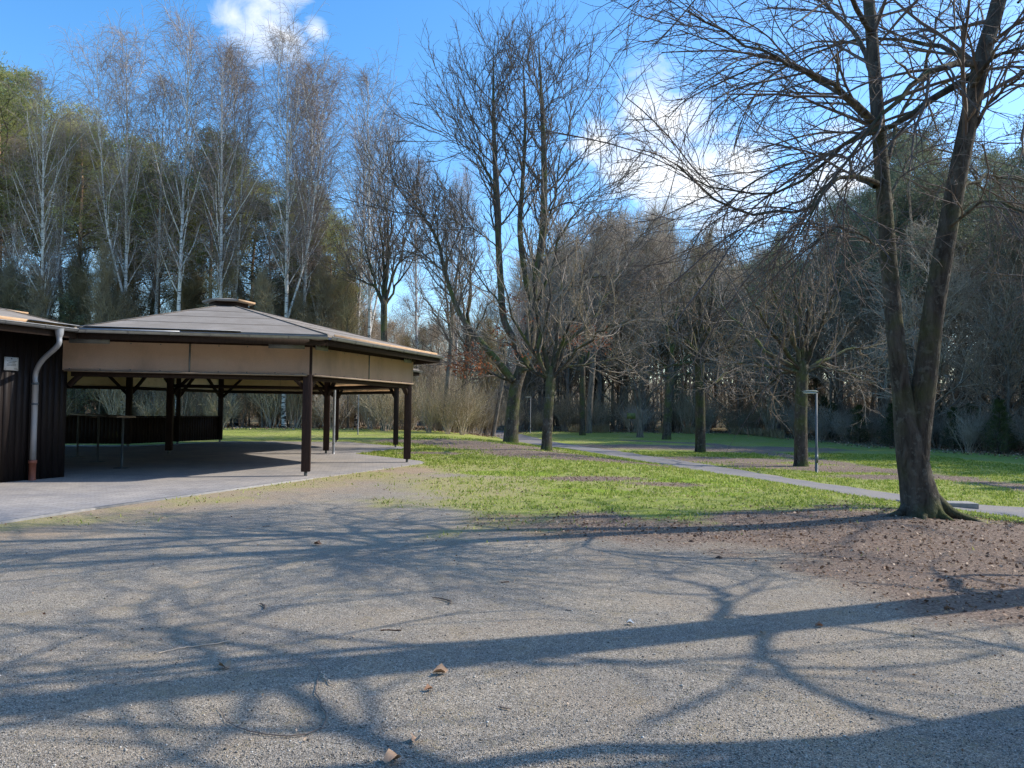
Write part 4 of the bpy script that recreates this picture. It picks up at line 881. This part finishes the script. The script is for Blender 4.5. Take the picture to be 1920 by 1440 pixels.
def bolts_plate(parent, p, d, z=ZE-.24, L=1.0):
    mb = MB(); n = np.array([d[1], -d[0]]); a = p+d*.0; b = p+d*L; mb.bar((*a, z), (*b, z), .012, .16); o = mb.build('steel_plate', M['steel'], parent); mb = MB()
    for f_ in (.12, .45, .8):
        q = a+(b-a)*f_+n*.008; mb.box((*q, z+.02), (.035, .03, .035), math.atan2(d[1], d[0]))
    mb.build('bolts', M['timber'], o)

v1, v2, v3, v4 = verts(c1), verts(c2), verts(c3), verts(c4)
pav = empty('open_pavilion', (0, 0, 0)); tag(pav, 'open timber pavilion with low grey felt roof and tan side panels nearest the gravel', 'pavilion')
roof(pav, c1, (1, 2, 3), plyedges=(5,))
for k in (0, 1, 2, 5): post(v1[k], pav)
for k in (0, 4, 5): panel_edge(pav, c1, k)
panel_edge(pav, c1, 1, panel=False)
for k in (5,):
    n = hd(HA+R_(30+60*4)); t4 = hd(HA); q = v1[5]+n*.16
    bolts_plate(pav, q-t4*.85, t4, ZE-.20, .78); n5 = hd(HA+R_(330)); t5 = hd(HA+R_(60)); bolts_plate(pav, v1[5]+n5*.16+t5*.05, t5, ZE-.20, .5); bolts_plate(pav, v1[0]+n5*.16-t5*.6, t5, ZE-.20, .45)
    bolts_plate(pav, v1[4]+n*.16+t4*.08, t4, ZE-.20, .8)
pav2 = empty('open_pavilion', (0, 0, 0)); tag(pav2, 'farther open timber pavilion joined behind the first, boarded on one side', 'pavilion')
roof(pav2, c2, (4, 3))
for k in (0, 1, 2, 3): post(v2[k], pav2, m='timber')
for k in (0, 1): panel_edge(pav2, c2, k)
panel_edge(pav2, c2, 2, mid=True, parapet=True)
pav4 = empty('open_pavilion', (0, 0, 0)); tag(pav4, 'third open timber pavilion hidden behind the dark hut with boarded parapet', 'pavilion')
roof(pav4, c4, (0, 5, 4))
for k in (2, 3, 4, 5): post(v4[k], pav4, m='timber')
panel_edge(pav4, c4, 1, mid=True, parapet=True); panel_edge(pav4, c4, 2, parapet=True); panel_edge(pav4, c4, 3)
def pipe(parent, pts, r, m, name='downpipe', k=30, S=12):
    mb = MB(); P = np.array(pts, float); P, R = path1(P, [r, r], k); mb.tubes(P, R, S, True); return mb.build(name, M[m], parent, True)
# rain pipe by the rear post of the first pavilion
e = v1[1]+np.array([.28, -.12]); z_ = float(tz(*e)); mb = MB()
o = pipe(pav, [(*e, z_+.0), (*e, 1.0), (*e, 2.0), (*e, 2.9)], .045, 'zinc_pipe')
for zz in (.35, 1.5, 2.5):
    mb = MB(); mb.tubes([np.array([[*e, zz], [*e, zz+.03]])], [[.053, .053]], 12, True); mb.build('pipe_bracket', M['steel'], o)

# dark hut on the left
hut = empty('dark_hut', (0, 0, 0)); tag(hut, 'dark brown boarded hut with low felt roof joined to the pavilion', 'hut')
roof(hut, c3, (0, 1), cap=False, plyedges=(5,))
def boards_mat():
    m, nt, b = new_mat('black_brown_boards'); v = mapping(nt, (4, 4, .5)); f = noise(nt, v, 4, 5, .7); c = ramp(nt, f, [(.3, (.010, .007, .0065)), (.7, (.024, .018, .017))]); nt.links.new(c, b.inputs["Base Color"]); b.inputs["Roughness"].default_value = .6; bump(nt, b, f, .3, .01); return m
M['boards'] = boards_mat()
for k in range(6):
    a, b = edge_pts(c3, k); t = (b-a)/5; n = hd(HA+R_(30+60*k)); n_ = 36; mb = MB(); zf = .02
    for i in range(n_):
        q = a+t*5*(i+.5)/n_; mb.box((*(q-n*.012*(i % 2)), zf+1.53), (5/n_-.006+(.012 if i % 2 else 0), .03, 3.06), math.atan2(t[1], t[0]))
    mb.build('wall', M['boards'], hut)
P3 = offpoly(c3, [0, 0, OV, OV, OV, OV]); P1 = offpoly(c1, [OV, 0, 0, 0, OV, OV])
t3 = hd(HA+R_(240)); n3 = hd(HA+R_(330)); Z0 = v1[4]                       # the wall runs from Z0 along t3, facing n3
cor = P1[4]
wq = Z0+t3*.80+n3*.11
zp = [(*(Z0+t3*.92+n3*.86), ZE-.06), (*(Z0+t3*.92+n3*.86), ZE-.26), (*(Z0+t3*.92+n3*.83), ZE-.42), (*(Z0+t3*.86+n3*.36), ZE-.70), (*(wq), ZE-.95), (*wq, ZE-1.2)]
dp = MB(); pts = resample(np.array([np.array(x, float) for x in zp]), 36); dp.tubes(pts[None], np.interp(np.linspace(0, 1, 36), [0, .08, .14, 1], [.085, .075, .05, .05])[None], 14, True)
dpo = dp.build('downpipe', M['zinc_pipe'], hut, True)
mb = MB(); mb.tubes([np.array([[*wq, ZE-1.15], [*wq, 1.2], [*wq, .42]])], [[.058, .058, .058]], 14, True); mb.build('lower_pipe', M['zinc_pipe'], dpo, True)
mb = MB(); mb.tubes([np.array([[*wq, -.02], [*wq, .12], [*wq, .36], [*wq, .365], [*wq, .43]])], [[.072, .064, .064, .078, .078]], 14, True); mb.build('clay_socket', M['clay'], dpo, True)
for zz in (1.55, ZE-1.2):
    mb = MB(); mb.tubes([np.array([[*wq, zz], [*wq, zz+.03]])], [[.066, .066]], 14, True); mb.box((*(wq-n3*.06), zz+.015), (.03, .08, .03), math.atan2(t3[1], t3[0])); mb.build('pipe_bracket', M['steel'], dpo)
# zinc flashing where the two roofs meet
mb = MB(); a = P1[4]; ta = hd(HA); mb.bar((*(a+ta*.1), ZE+.02), (*(a+ta*3.2), ZE+.015), .16, .01); mb.bar((*(a+ta*.05-hd(HA+R_(270))*-.07), ZE-.045), (*(a+ta*2.0-hd(HA+R_(270))*-.07), ZE-.045), .012, .05); mb.bar((*(a+t3*.05), ZE+.02), (*(a+t3*1.1), ZE+.02), .22, .012)
mb.build('flashing', M['zinc_pipe'], hut)
# tap low on the wall
tq = Z0+t3*1.72+n3*.06; mb = MB(); mb.tubes([np.array([[*(tq-n3*.04), .22], [*(tq+n3*.06), .22], [*(tq+n3*.08), .14]])], [[.014, .014, .012]], 8, True); mb.box((*(tq+n3*.03), .27), (.06, .02, .015), HA); mb.build('tap', M['steel'], hut)

# notice plate on the hut wall
sq = Z0+t3*1.27+n3*.035; sr = math.atan2(t3[1], t3[0]); SL = empty('notice_plate', (*sq, 2.36)); tag(SL, 'small square white notice plate with dark lines of text screwed to the hut wall', 'sign')
mb = MB(); mb.box((*sq, 2.36), (.29, .008, .26), sr); pl = mb.build('plate', M['white'], SL, False, (*sq, 2.36)); pl.location = (0, 0, 0)
mb = MB(); g = np.random.default_rng(4)
for i, (zz, w0, w1) in enumerate(((.052, -.095, .10), (.022, -.06, .075), (-.008, -.09, .085), (-.035, -.095, .09))):
    x = w0
    while x < w1:
        L = g.uniform(.012, .03); c_ = sq-t3*(x+L/2)+n3*.0055; mb.box((*c_, 2.36+zz), (L, .003, .010), sr); x += L+.006
mb.box((*(sq-t3*.09+n3*.0055), 2.36-.10), (.06, .003, .008), sr); mb.box((*(sq+n3*.0055+t3*.0), 2.36+.098), (.03, .003, .018), sr)
for sx in (-1, 1):
    for sz_ in (-1, 1): mb.box((*(sq+t3*.125*sx+n3*.0055), 2.36+.112*sz_), (.012, .004, .012), sr)
o = mb.build('lettering', M['ink'], pl, False, (*sq, 2.36)); o.location = (0, 0, 0)

# long bar table inside
bc = empty('bar_table', (-9.6, 18.2, 0)); tag(bc, 'long narrow standing height bar table on thin steel legs inside the pavilion', 'table')
q0 = G(228, 880)[:2]; dB = hd(HA+R_(120)); mb = MB(); 
q1 = q0+dB*5.2; mb.bar((*(q0-dB*.3), 1.29), (*q1, 1.29), .42, .045); o = mb.build('tabletop', M['tabletop'], bc, bevel=.006, loc=(-9.6, 18.2, 0)); o.location = (0, 0, 0)
for f_ in (0, 2.5, 5.0):
    q = q0+dB*f_; mb = MB(); mb.tubes([np.array([[*q, .03], [*q, 1.27]])], [[.028, .028]], 10, True); mb.box((*q, .04), (.3, .3, .012), HA); mb.box((*q, 1.26), (.3, .06, .012), HA); o = mb.build('leg', M['steel'], bc, loc=(-9.6, 18.2, 0)); o.location = (0, 0, 0)

# ------------------------------------------------------------------ street lamps, pole, sign, slab
M['pole'] = simple('galvanised_pole', (.20, .21, .21), (.11, .115, .115), 4, .55, (1, 1, .4), 0, .2)
M['lamp'] = simple('lamp_hood', (.30, .32, .25), (.20, .21, .17), 6, .5)
def lamp(u, v, vt, label, ax=-1):
    p = G(u, v); h = (v-vt)/F*p[1]; r = empty('street_lamp', p); tag(r, label, 'street lamp')
    mb = MB(); mb.tubes([np.array([[0, 0, -.1], [0, 0, .9], [0, 0, .92], [0, 0, h-.08]])], [[.055, .055, .04, .034]], 12, True); mb.build('pole', M['pole'], r, True)
    mb = MB(); xs_ = np.array([.06, .0, -.12, -.3, -.46, -.52])*-ax; P = np.stack([xs_, xs_*0, h-.045+np.array([0, .02, .03, .02, 0, -.01])], 1)
    mb.tubes(P[None], [[.03, .065, .08, .08, .055, .02]], 12, True); V = mb.v[0]; V[:, 2] = (V[:, 2]-(h-.04))*.55+(h-.04); o = mb.build('lamp_head', M['lamp'], r, True)
    mb = MB(); mb.tubes([np.stack([xs_[1:5], xs_[1:5]*0, np.full(4, h-.085)], 1)], [[.05, .075, .075, .05]], 10, True); V = mb.v[0]; V[:, 2] = (V[:, 2]-(h-.085))*.3+(h-.085); mb.build('diffuser', M['white'], o, True)
    mb = MB(); mb.box((0, -.056, .5), (.08, .01, .3)); mb.build('hatch', M['steel'], r)
lamp(1531, 886, 733, 'tall grey street lamp with a flat hood standing right beside the path')
lamp(994, 812, 744, 'distant street lamp seen between the oak and the smaller tree')
p = G(671, 815); r = MB(); r.tubes([np.array([[*p[:2], p[2]-.1], [*p[:2], p[2]+1.2], [*p[:2], p[2]+2.45]])], [[.03, .03, .025]], 10, True); tag(r.build('metal_pole', M['pole'], None, True), 'thin bare metal pole on the grass behind the pavilion', 'pole')
p = G(1183, 812); r = empty('park_sign', p); tag(r, 'small yellow green board on a post beside the slim lawn tree', 'sign')
mb = MB(); mb.box((0, 0, .7), (.06, .06, 1.5)); mb.build('post', M['timber_red'], r); mb = MB(); mb.box((0, -.05, 1.5), (.75, .03, .5)); mb.build('board', simple('olive_board', (.30, .33, .12), (.2, .22, .08), 5), r)
p = G(1765, 951); r = MB(); r.box((p[0]+.1, p[1]+.35, p[2]+.0), (1.5, .45, .16), -.12); tag(r.build('stone_slab', M['concrete'], bevel=.015), 'low flat concrete slab beside the foot of the forked tree', 'slab')

# ------------------------------------------------------------------ things lying on the ground
def zfull(x, y): return float(tz(x, y))
def leaf(u, v, s, label, rz, tone, seed):
    p = G(u, v); g = np.random.default_rng(seed); n = 11; a = np.linspace(0, 2*math.pi, n, endpoint=False); rr = s*(.55+.45*np.abs(np.cos(a*2.5)))*g.uniform(.85, 1.1, n)
    V = [[0, 0, .012]]+[[rr[i]*math.cos(a[i]), rr[i]*.8*math.sin(a[i]), .008+abs(math.sin(a[i]+.4))**2*s*.75+g.uniform(0, .1)*s] for i in range(n)]
    mb = MB(); mb.tris(V, [[0, 1+i, 1+(i+1) % n] for i in range(n)]); o = mb.build('fallen_leaf', tone, None, True); o.location = p; o.rotation_euler = (.1, 0, rz)
    tag(o, label, 'leaf', 'fallen leaves on the gravel')
lt = simple('pale_dry_leaf', (.62, .42, .27), (.44, .27, .16), 18); lt2 = simple('brown_dry_leaf', (.42, .25, .15), (.28, .15, .09), 18)
leaf(825, 1264, .052, 'largest curled tan leaf near the middle of the gravel', .4, lt, 1)
leaf(778, 1391, .040, 'tan star shaped leaf at the bottom of the gravel below the largest leaf', 1.9, lt, 2)
leaf(420, 1254, .05, 'pale leaf lying inside the broad trunk shadow', 2.8, lt, 3)
leaf(803, 1296, .03, 'small brown leaf just below the largest curled leaf', .9, lt2, 4)
leaf(1181, 1171, .032, 'whitish leaf on the edge of the trunk shadow', .2, M['white'], 5)
leaf(1536, 1176, .035, 'rust brown leaf on the gravel toward the bare earth', .2, lt2, 6)
leaf(595, 1022, .05, 'orange brown leaf on the gravel before the pavilion', .2, lt2, 7)
leaf(735, 1430, .05, 'crumpled pale leaf at the bottom edge', 1.2, lt, 8)
leaf(1430, 1190, .025, 'tiny tan leaf beside the rust brown one', 2.2, lt, 9)
def twig(pts, r, label, mat):
    P = np.array([G(u, v)+[0, 0, .006+r] for u, v in pts]); mb = MB(); Q, RR = path1(P, [r*.6, r, r, r*.5], 20); Q[0, :, :2] += np.random.default_rng(len(label)).normal(0, .006, (20, 2)); mb.tubes(Q, RR, 6, True); tag(mb.build('fallen_twig', M[mat], None, True), label, 'twig', 'twigs lying on the gravel')
twig([(583, 1238), (598, 1265), (592, 1300), (613, 1345), (600, 1370), (560, 1382), (480, 1378), (430, 1360), (412, 1330)], .003, 'long looping thin twig on the gravel', 'twig_dark')
twig([(300, 1227), (340, 1218), (400, 1210), (440, 1202)], .004, 'straight reddish stick on the left gravel', 'twig_brown')
twig([(810, 1123), (828, 1125), (843, 1129), (846, 1135)], .006, 'short dark hooked twig above the big shadow', 'twig_dark')
twig([(488, 1134), (495, 1137), (497, 1144)], .006, 'tiny dark hooked twig on the left gravel', 'twig_dark')
twig([(600, 1262), (615, 1280), (624, 1288)], .004, 'short thin twig beside the looping one', 'twig_brown')
twig([(935, 1378+-50), (955, 1332)], .004, 'short dark twig low in the middle', 'twig_dark')

g = np.random.default_rng(55)
def pebbles():
    n = 52000; u = g.uniform(-40, 1960, n); v = 1445-(g.random(n)**1.25)*430; D_ = CH*F/(v-770-.012*(u-960)); x = (u-960)/F*D_; 
    gg = zones(x, D_)[0]; k = gg > g.uniform(.35, .8, n); x, D_ = x[k], D_[k]; n = len(x)
    s = np.exp(g.normal(-5.75, .36, n)); V0 = np.array([[1, 0, 0], [0, 1, 0], [-1, 0, 0], [0, -1, 0], [0, 0, .75], [0, 0, -.5]], float)
    V = V0[None]*(s[:, None, None]*g.uniform(.6, 1.3, (n, 6, 3))); a = g.random(n)*6.28; c, s_ = np.cos(a)[:, None], np.sin(a)[:, None]
    V = np.stack([V[..., 0]*c-V[..., 1]*s_, V[..., 0]*s_+V[..., 1]*c, V[..., 2]], -1)+np.stack([x, D_, tz(x, D_)+s*.25], 1)[:, None]
    Fc = np.array([[0, 1, 4], [1, 2, 4], [2, 3, 4], [3, 0, 4], [1, 0, 5], [2, 1, 5], [3, 2, 5], [0, 3, 5]]); mb = MB(); mb.tris(V, (np.arange(n)[:, None, None]*6+Fc).reshape(-1, 3))
    m, nt, b = new_mat('pebble'); f = N(nt, "ShaderNodeTexWhiteNoise"); ge = N(nt, "ShaderNodeNewGeometry"); nt.links.new(ge.outputs["Random Per Island"], f.inputs[1]); f.noise_dimensions = '1D'
    nt.links.new(ge.outputs["Random Per Island"], f.inputs["W"])
    nt.links.new(ramp(nt, f.outputs[0], [(0, (.13, .118, .10)), (.4, (.27, .245, .21)), (.75, (.44, .40, .34)), (.94, (.60, .56, .49)), (1, (.75, .72, .66))]), b.inputs["Base Color"])
    tag(mb.build('gravel', m), 'fine grey gravel stones covering the open yard', 'gravel', None, 'stuff')
pebbles()
def grass():
    n = 330000; x = g.uniform(-6, 22, n); y = 8+(g.random(n)**1.0)*32; gr, ea, dr, fo, mo = zones(x, y); inpv = inpoly(x, y, pv)
    pd = np.full(n, 99.)
    for a, b in zip(pp[:-1], pp[1:]):
        ab = b-a; t = np.clip(((x-a[0])*ab[0]+(y-a[1])*ab[1])/(ab@ab), 0, 1); pd = np.minimum(pd, np.hypot(x-a[0]-t*ab[0], y-a[1]-t*ab[1]))
    cl = fbm(x*4, y*4, 71, 3); w = (1-.75*ss(-.5, -2.5, x-(y-12)*.1)*ss(22, 19, y))*(1-gr)**1.5*(1-ea*.97)**1.6*(1-.6*dr)*ss(.35, .6, cl); k = (g.random(n) < w) & ~inpv & (pd > 1.45) & (np.abs(x/y) < .75); x, y = x[k], y[k]; n = len(x); print('blades', n)
    a = g.random(n)*6.28; h = g.uniform(.02, .05, n)*(1+y/40); wd = .006*(1+y/14); ln = g.normal(0, .5, (n, 2))*h[:, None]; b = np.stack([x, y, tz(x, y)], 1); s = np.stack([np.cos(a)*wd, np.sin(a)*wd, a*0], 1)
    V = np.stack([b-s, b+s, b+np.c_[ln, h]], 1); mb = MB(); mb.tris(V, np.arange(n*3).reshape(n, 3)); tag(mb.build('grass', M['grass_blade']), 'short spring grass of the lawn', 'grass', None, 'stuff')
grass()
def litter():
    n = 150000; x = g.uniform(-8, 16, n); y = 3.3+g.random(n)*26; gr, ea, dr, fo, mo = zones(x, y); w = .12+.9*ea*(1-gr)*ss(30, 14, y)-.114*gr+.03*dr; k = (g.random(n) < w) & (np.abs(x/y) < .75) & ~inpoly(x, y, pv); x, y = x[k], y[k]; n = len(x)
    s = np.clip(np.exp(g.normal(-4.1, .4, n)), .005, .034)*(1-.45*gr[k]); a = g.random(n)*6.28; d = np.stack([np.cos(a), np.sin(a), np.abs(g.normal(0, .35, n))], 1); mb = MB(); quadcloud(mb, np.stack([x, y, tz(x, y)+.008], 1), d, s*1.6, s, g)
    n = 2200; x = g.uniform(-4, 14, n); y = g.uniform(3.5, 16, n); gr, ea, dr, fo, mo = zones(x, y); k = (g.random(n) < .03+.9*ea*(1-gr)) & ~inpoly(x, y, pv); x, y = x[k], y[k]; n = len(x); a = g.random(n)*6.28; L = np.exp(g.normal(-2.4, .5, n))
    P = np.zeros((n, 4, 3)); P[:, 0] = np.stack([x, y, tz(x, y)+.006], 1)
    for q in range(1, 4): a = a+g.normal(0, .3, n); P[:, q] = P[:, q-1]+np.stack([np.cos(a)*L/3, np.sin(a)*L/3, g.normal(0, .003, n)], 1)
    mb.tubes(P, np.full((n, 4), .003)*g.uniform(.5, 1.6, (n, 1)), 4)
    # dead leaves deep in the wood
    n = 9000; u = g.uniform(-100, 2100, n); D_ = edgeD(u)+g.uniform(-3, 9, n); x = (u-960)/F*D_; a = g.random(n)*6.28; quadcloud(mb, np.stack([x, D_, tz(x, D_)+.03], 1), np.stack([np.cos(a), np.sin(a), g.normal(.2, .3, n)], 1), .12, .09, g)
    tag(mb.build('leaf_litter', M['leaf_litter']), 'scattered dry leaf litter on bare earth and grass', 'leaf litter', None, 'stuff')
litter()
def clods():
    n = 3000; x = g.uniform(0, 12, n); y = g.uniform(4, 13, n); ea = zones(x, y); k = (g.random(n) < ea[1]*(1-ea[0])) & (np.abs(x/y) < .8); x, y = x[k], y[k]; n = len(x); s = np.exp(g.normal(-5.0, .7, n))
    V0 = np.array([[1, 0, 0], [0, 1, 0], [-1, 0, 0], [0, -1, 0], [0, 0, .6], [0, 0, -.5]], float); V = V0[None]*(s[:, None, None]*g.uniform(.5, 1.4, (n, 6, 3)))+np.stack([x, y, tz(x, y)], 1)[:, None]
    Fc = np.array([[0, 1, 4], [1, 2, 4], [2, 3, 4], [3, 0, 4], [1, 0, 5], [2, 1, 5], [3, 2, 5], [0, 3, 5]]); mb = MB(); mb.tris(V, (np.arange(n)[:, None, None]*6+Fc).reshape(-1, 3))
    tag(mb.build('dirt', simple('dark_soil', (.12, .08, .06), (.05, .035, .03), 20)), 'loose clods of dark soil around the forked tree', 'soil', None, 'stuff')
clods()
def reeds():
    n = 5200; u = g.uniform(1030, 1470, n); D_ = edgeD(u)-1.5+g.normal(0, 1.0, n); k = fbm(u*.02, u*0, 5, 3) > .42; u, D_ = u[k], D_[k]; n = len(u); x = (u-960)/F*D_; mb = MB(); quadcloud(mb, np.stack([x, D_, tz(x, D_)], 1), np.c_[g.normal(0, .25, (n, 2)), np.ones(n)], g.uniform(.3, .9, n), .05, g)
    tag(mb.build('reeds', M['reed']), 'pale dry reeds along the far edge of the lawn', 'reeds', None, 'stuff')
reeds()

# ------------------------------------------------------------------ light
EL, AZ = R_(38), R_(15)                # sun: to the right and a little ahead
sd = np.array([math.cos(EL)*math.cos(AZ), math.cos(EL)*math.sin(AZ), math.sin(EL)])
ld = bpy.data.lights.new('sun', 'SUN'); ld.energy = 5.0; ld.angle = R_(.45); ld.color = (1, .93, .83); lo = bpy.data.objects.new('sun', ld); COL.objects.link(lo)
lo.rotation_euler = Vector(sd).to_track_quat('Z', 'Y').to_euler()
w = bpy.data.worlds.new("World"); sc.world = w; w.use_nodes = True; nt = w.node_tree; bg = nt.nodes["Background"]
sky = nt.nodes.new("ShaderNodeTexSky"); sky.sky_type = 'NISHITA'; sky.sun_disc = False; sky.sun_elevation = EL; sky.sun_rotation = math.atan2(sd[0], sd[1]); sky.air_density = 1.0; sky.dust_density = .6; sky.ozone_density = 2.0
tc = nt.nodes.new("ShaderNodeTexCoord"); dirv = tc.outputs["Generated"]
def blob(u, v, rad, soft=1.0):
    d = at(u, v, 1.0)-np.array([0, 0, CH]); d /= np.linalg.norm(d)
    dp_ = N(nt, "ShaderNodeVectorMath", operation='DISTANCE'); nt.links.new(dirv, dp_.inputs[0]); dp_.inputs[1].default_value = tuple(d)
    return math_(nt, 'SUBTRACT', 1.0, math_(nt, 'DIVIDE', dp_.outputs["Value"], rad))
bl_ = None
for u, v, r in ((480, 25, .058), (510, 45, .058), (540, 70, .045), (440, 30, .04), (592, 55, .03), (500, 0, .06), (1215, 190, .055), (1250, 225, .06), (1200, 210, .045), (1195, 320, .06), (1240, 325, .075), (1310, 340, .08), (1390, 330, .07), (1120, 262, .035), (1220, 370, .045), (1560, 330, .06), (150, 360, .08), (60, 370, .07)):
    b_ = blob(u, v, r); bl_ = b_ if bl_ is None else math_(nt, 'MAXIMUM', bl_, b_)
mp = N(nt, "ShaderNodeMapping"); mp.inputs["Scale"].default_value = (1, 1, 1.7); nt.links.new(dirv, mp.inputs[0])
nz = noise(nt, mp.outputs[0], 11, 8, .62, .5)
cf = math_(nt, 'ADD', math_(nt, 'MULTIPLY', bl_, 1.0), math_(nt, 'MULTIPLY', math_(nt, 'SUBTRACT', nz, .5), 2.6))
cf = ramp(nt, cf, [(.12, (0, 0, 0)), (.5, (.5, .5, .5)), (1.0, (1, 1, 1))])
nz2 = noise(nt, mp.outputs[0], 5, 4, .55)
cc = ramp(nt, nz2, [(.3, (6.6, 7.2, 8.2)), (.6, (8.6, 8.8, 9.0))])
hs = N(nt, "ShaderNodeHueSaturation"); hs.inputs["Saturation"].default_value = 1.32; hs.inputs["Value"].default_value = 2.0; nt.links.new(sky.outputs[0], hs.inputs["Color"])
nt.links.new(mix(nt, cf, hs.outputs[0], cc), bg.inputs[0]); bg.inputs[1].default_value = .148
sc.view_settings.view_transform = 'Standard'; sc.view_settings.look = 'None'; sc.view_settings.exposure = 0
sc.render.engine = 'CYCLES'; sc.cycles.max_bounces = 3; sc.cycles.diffuse_bounces = 2; sc.cycles.glossy_bounces = 2; sc.cycles.transmission_bounces = 3; sc.cycles.transparent_max_bounces = 4; sc.cycles.use_denoising = True; sc.cycles.denoising_prefilter = 'NONE'; sc.cycles.sample_clamp_indirect = 4; sc.cycles.caustics_reflective = False; sc.cycles.caustics_refractive = False
print('objects', len(bpy.data.objects))
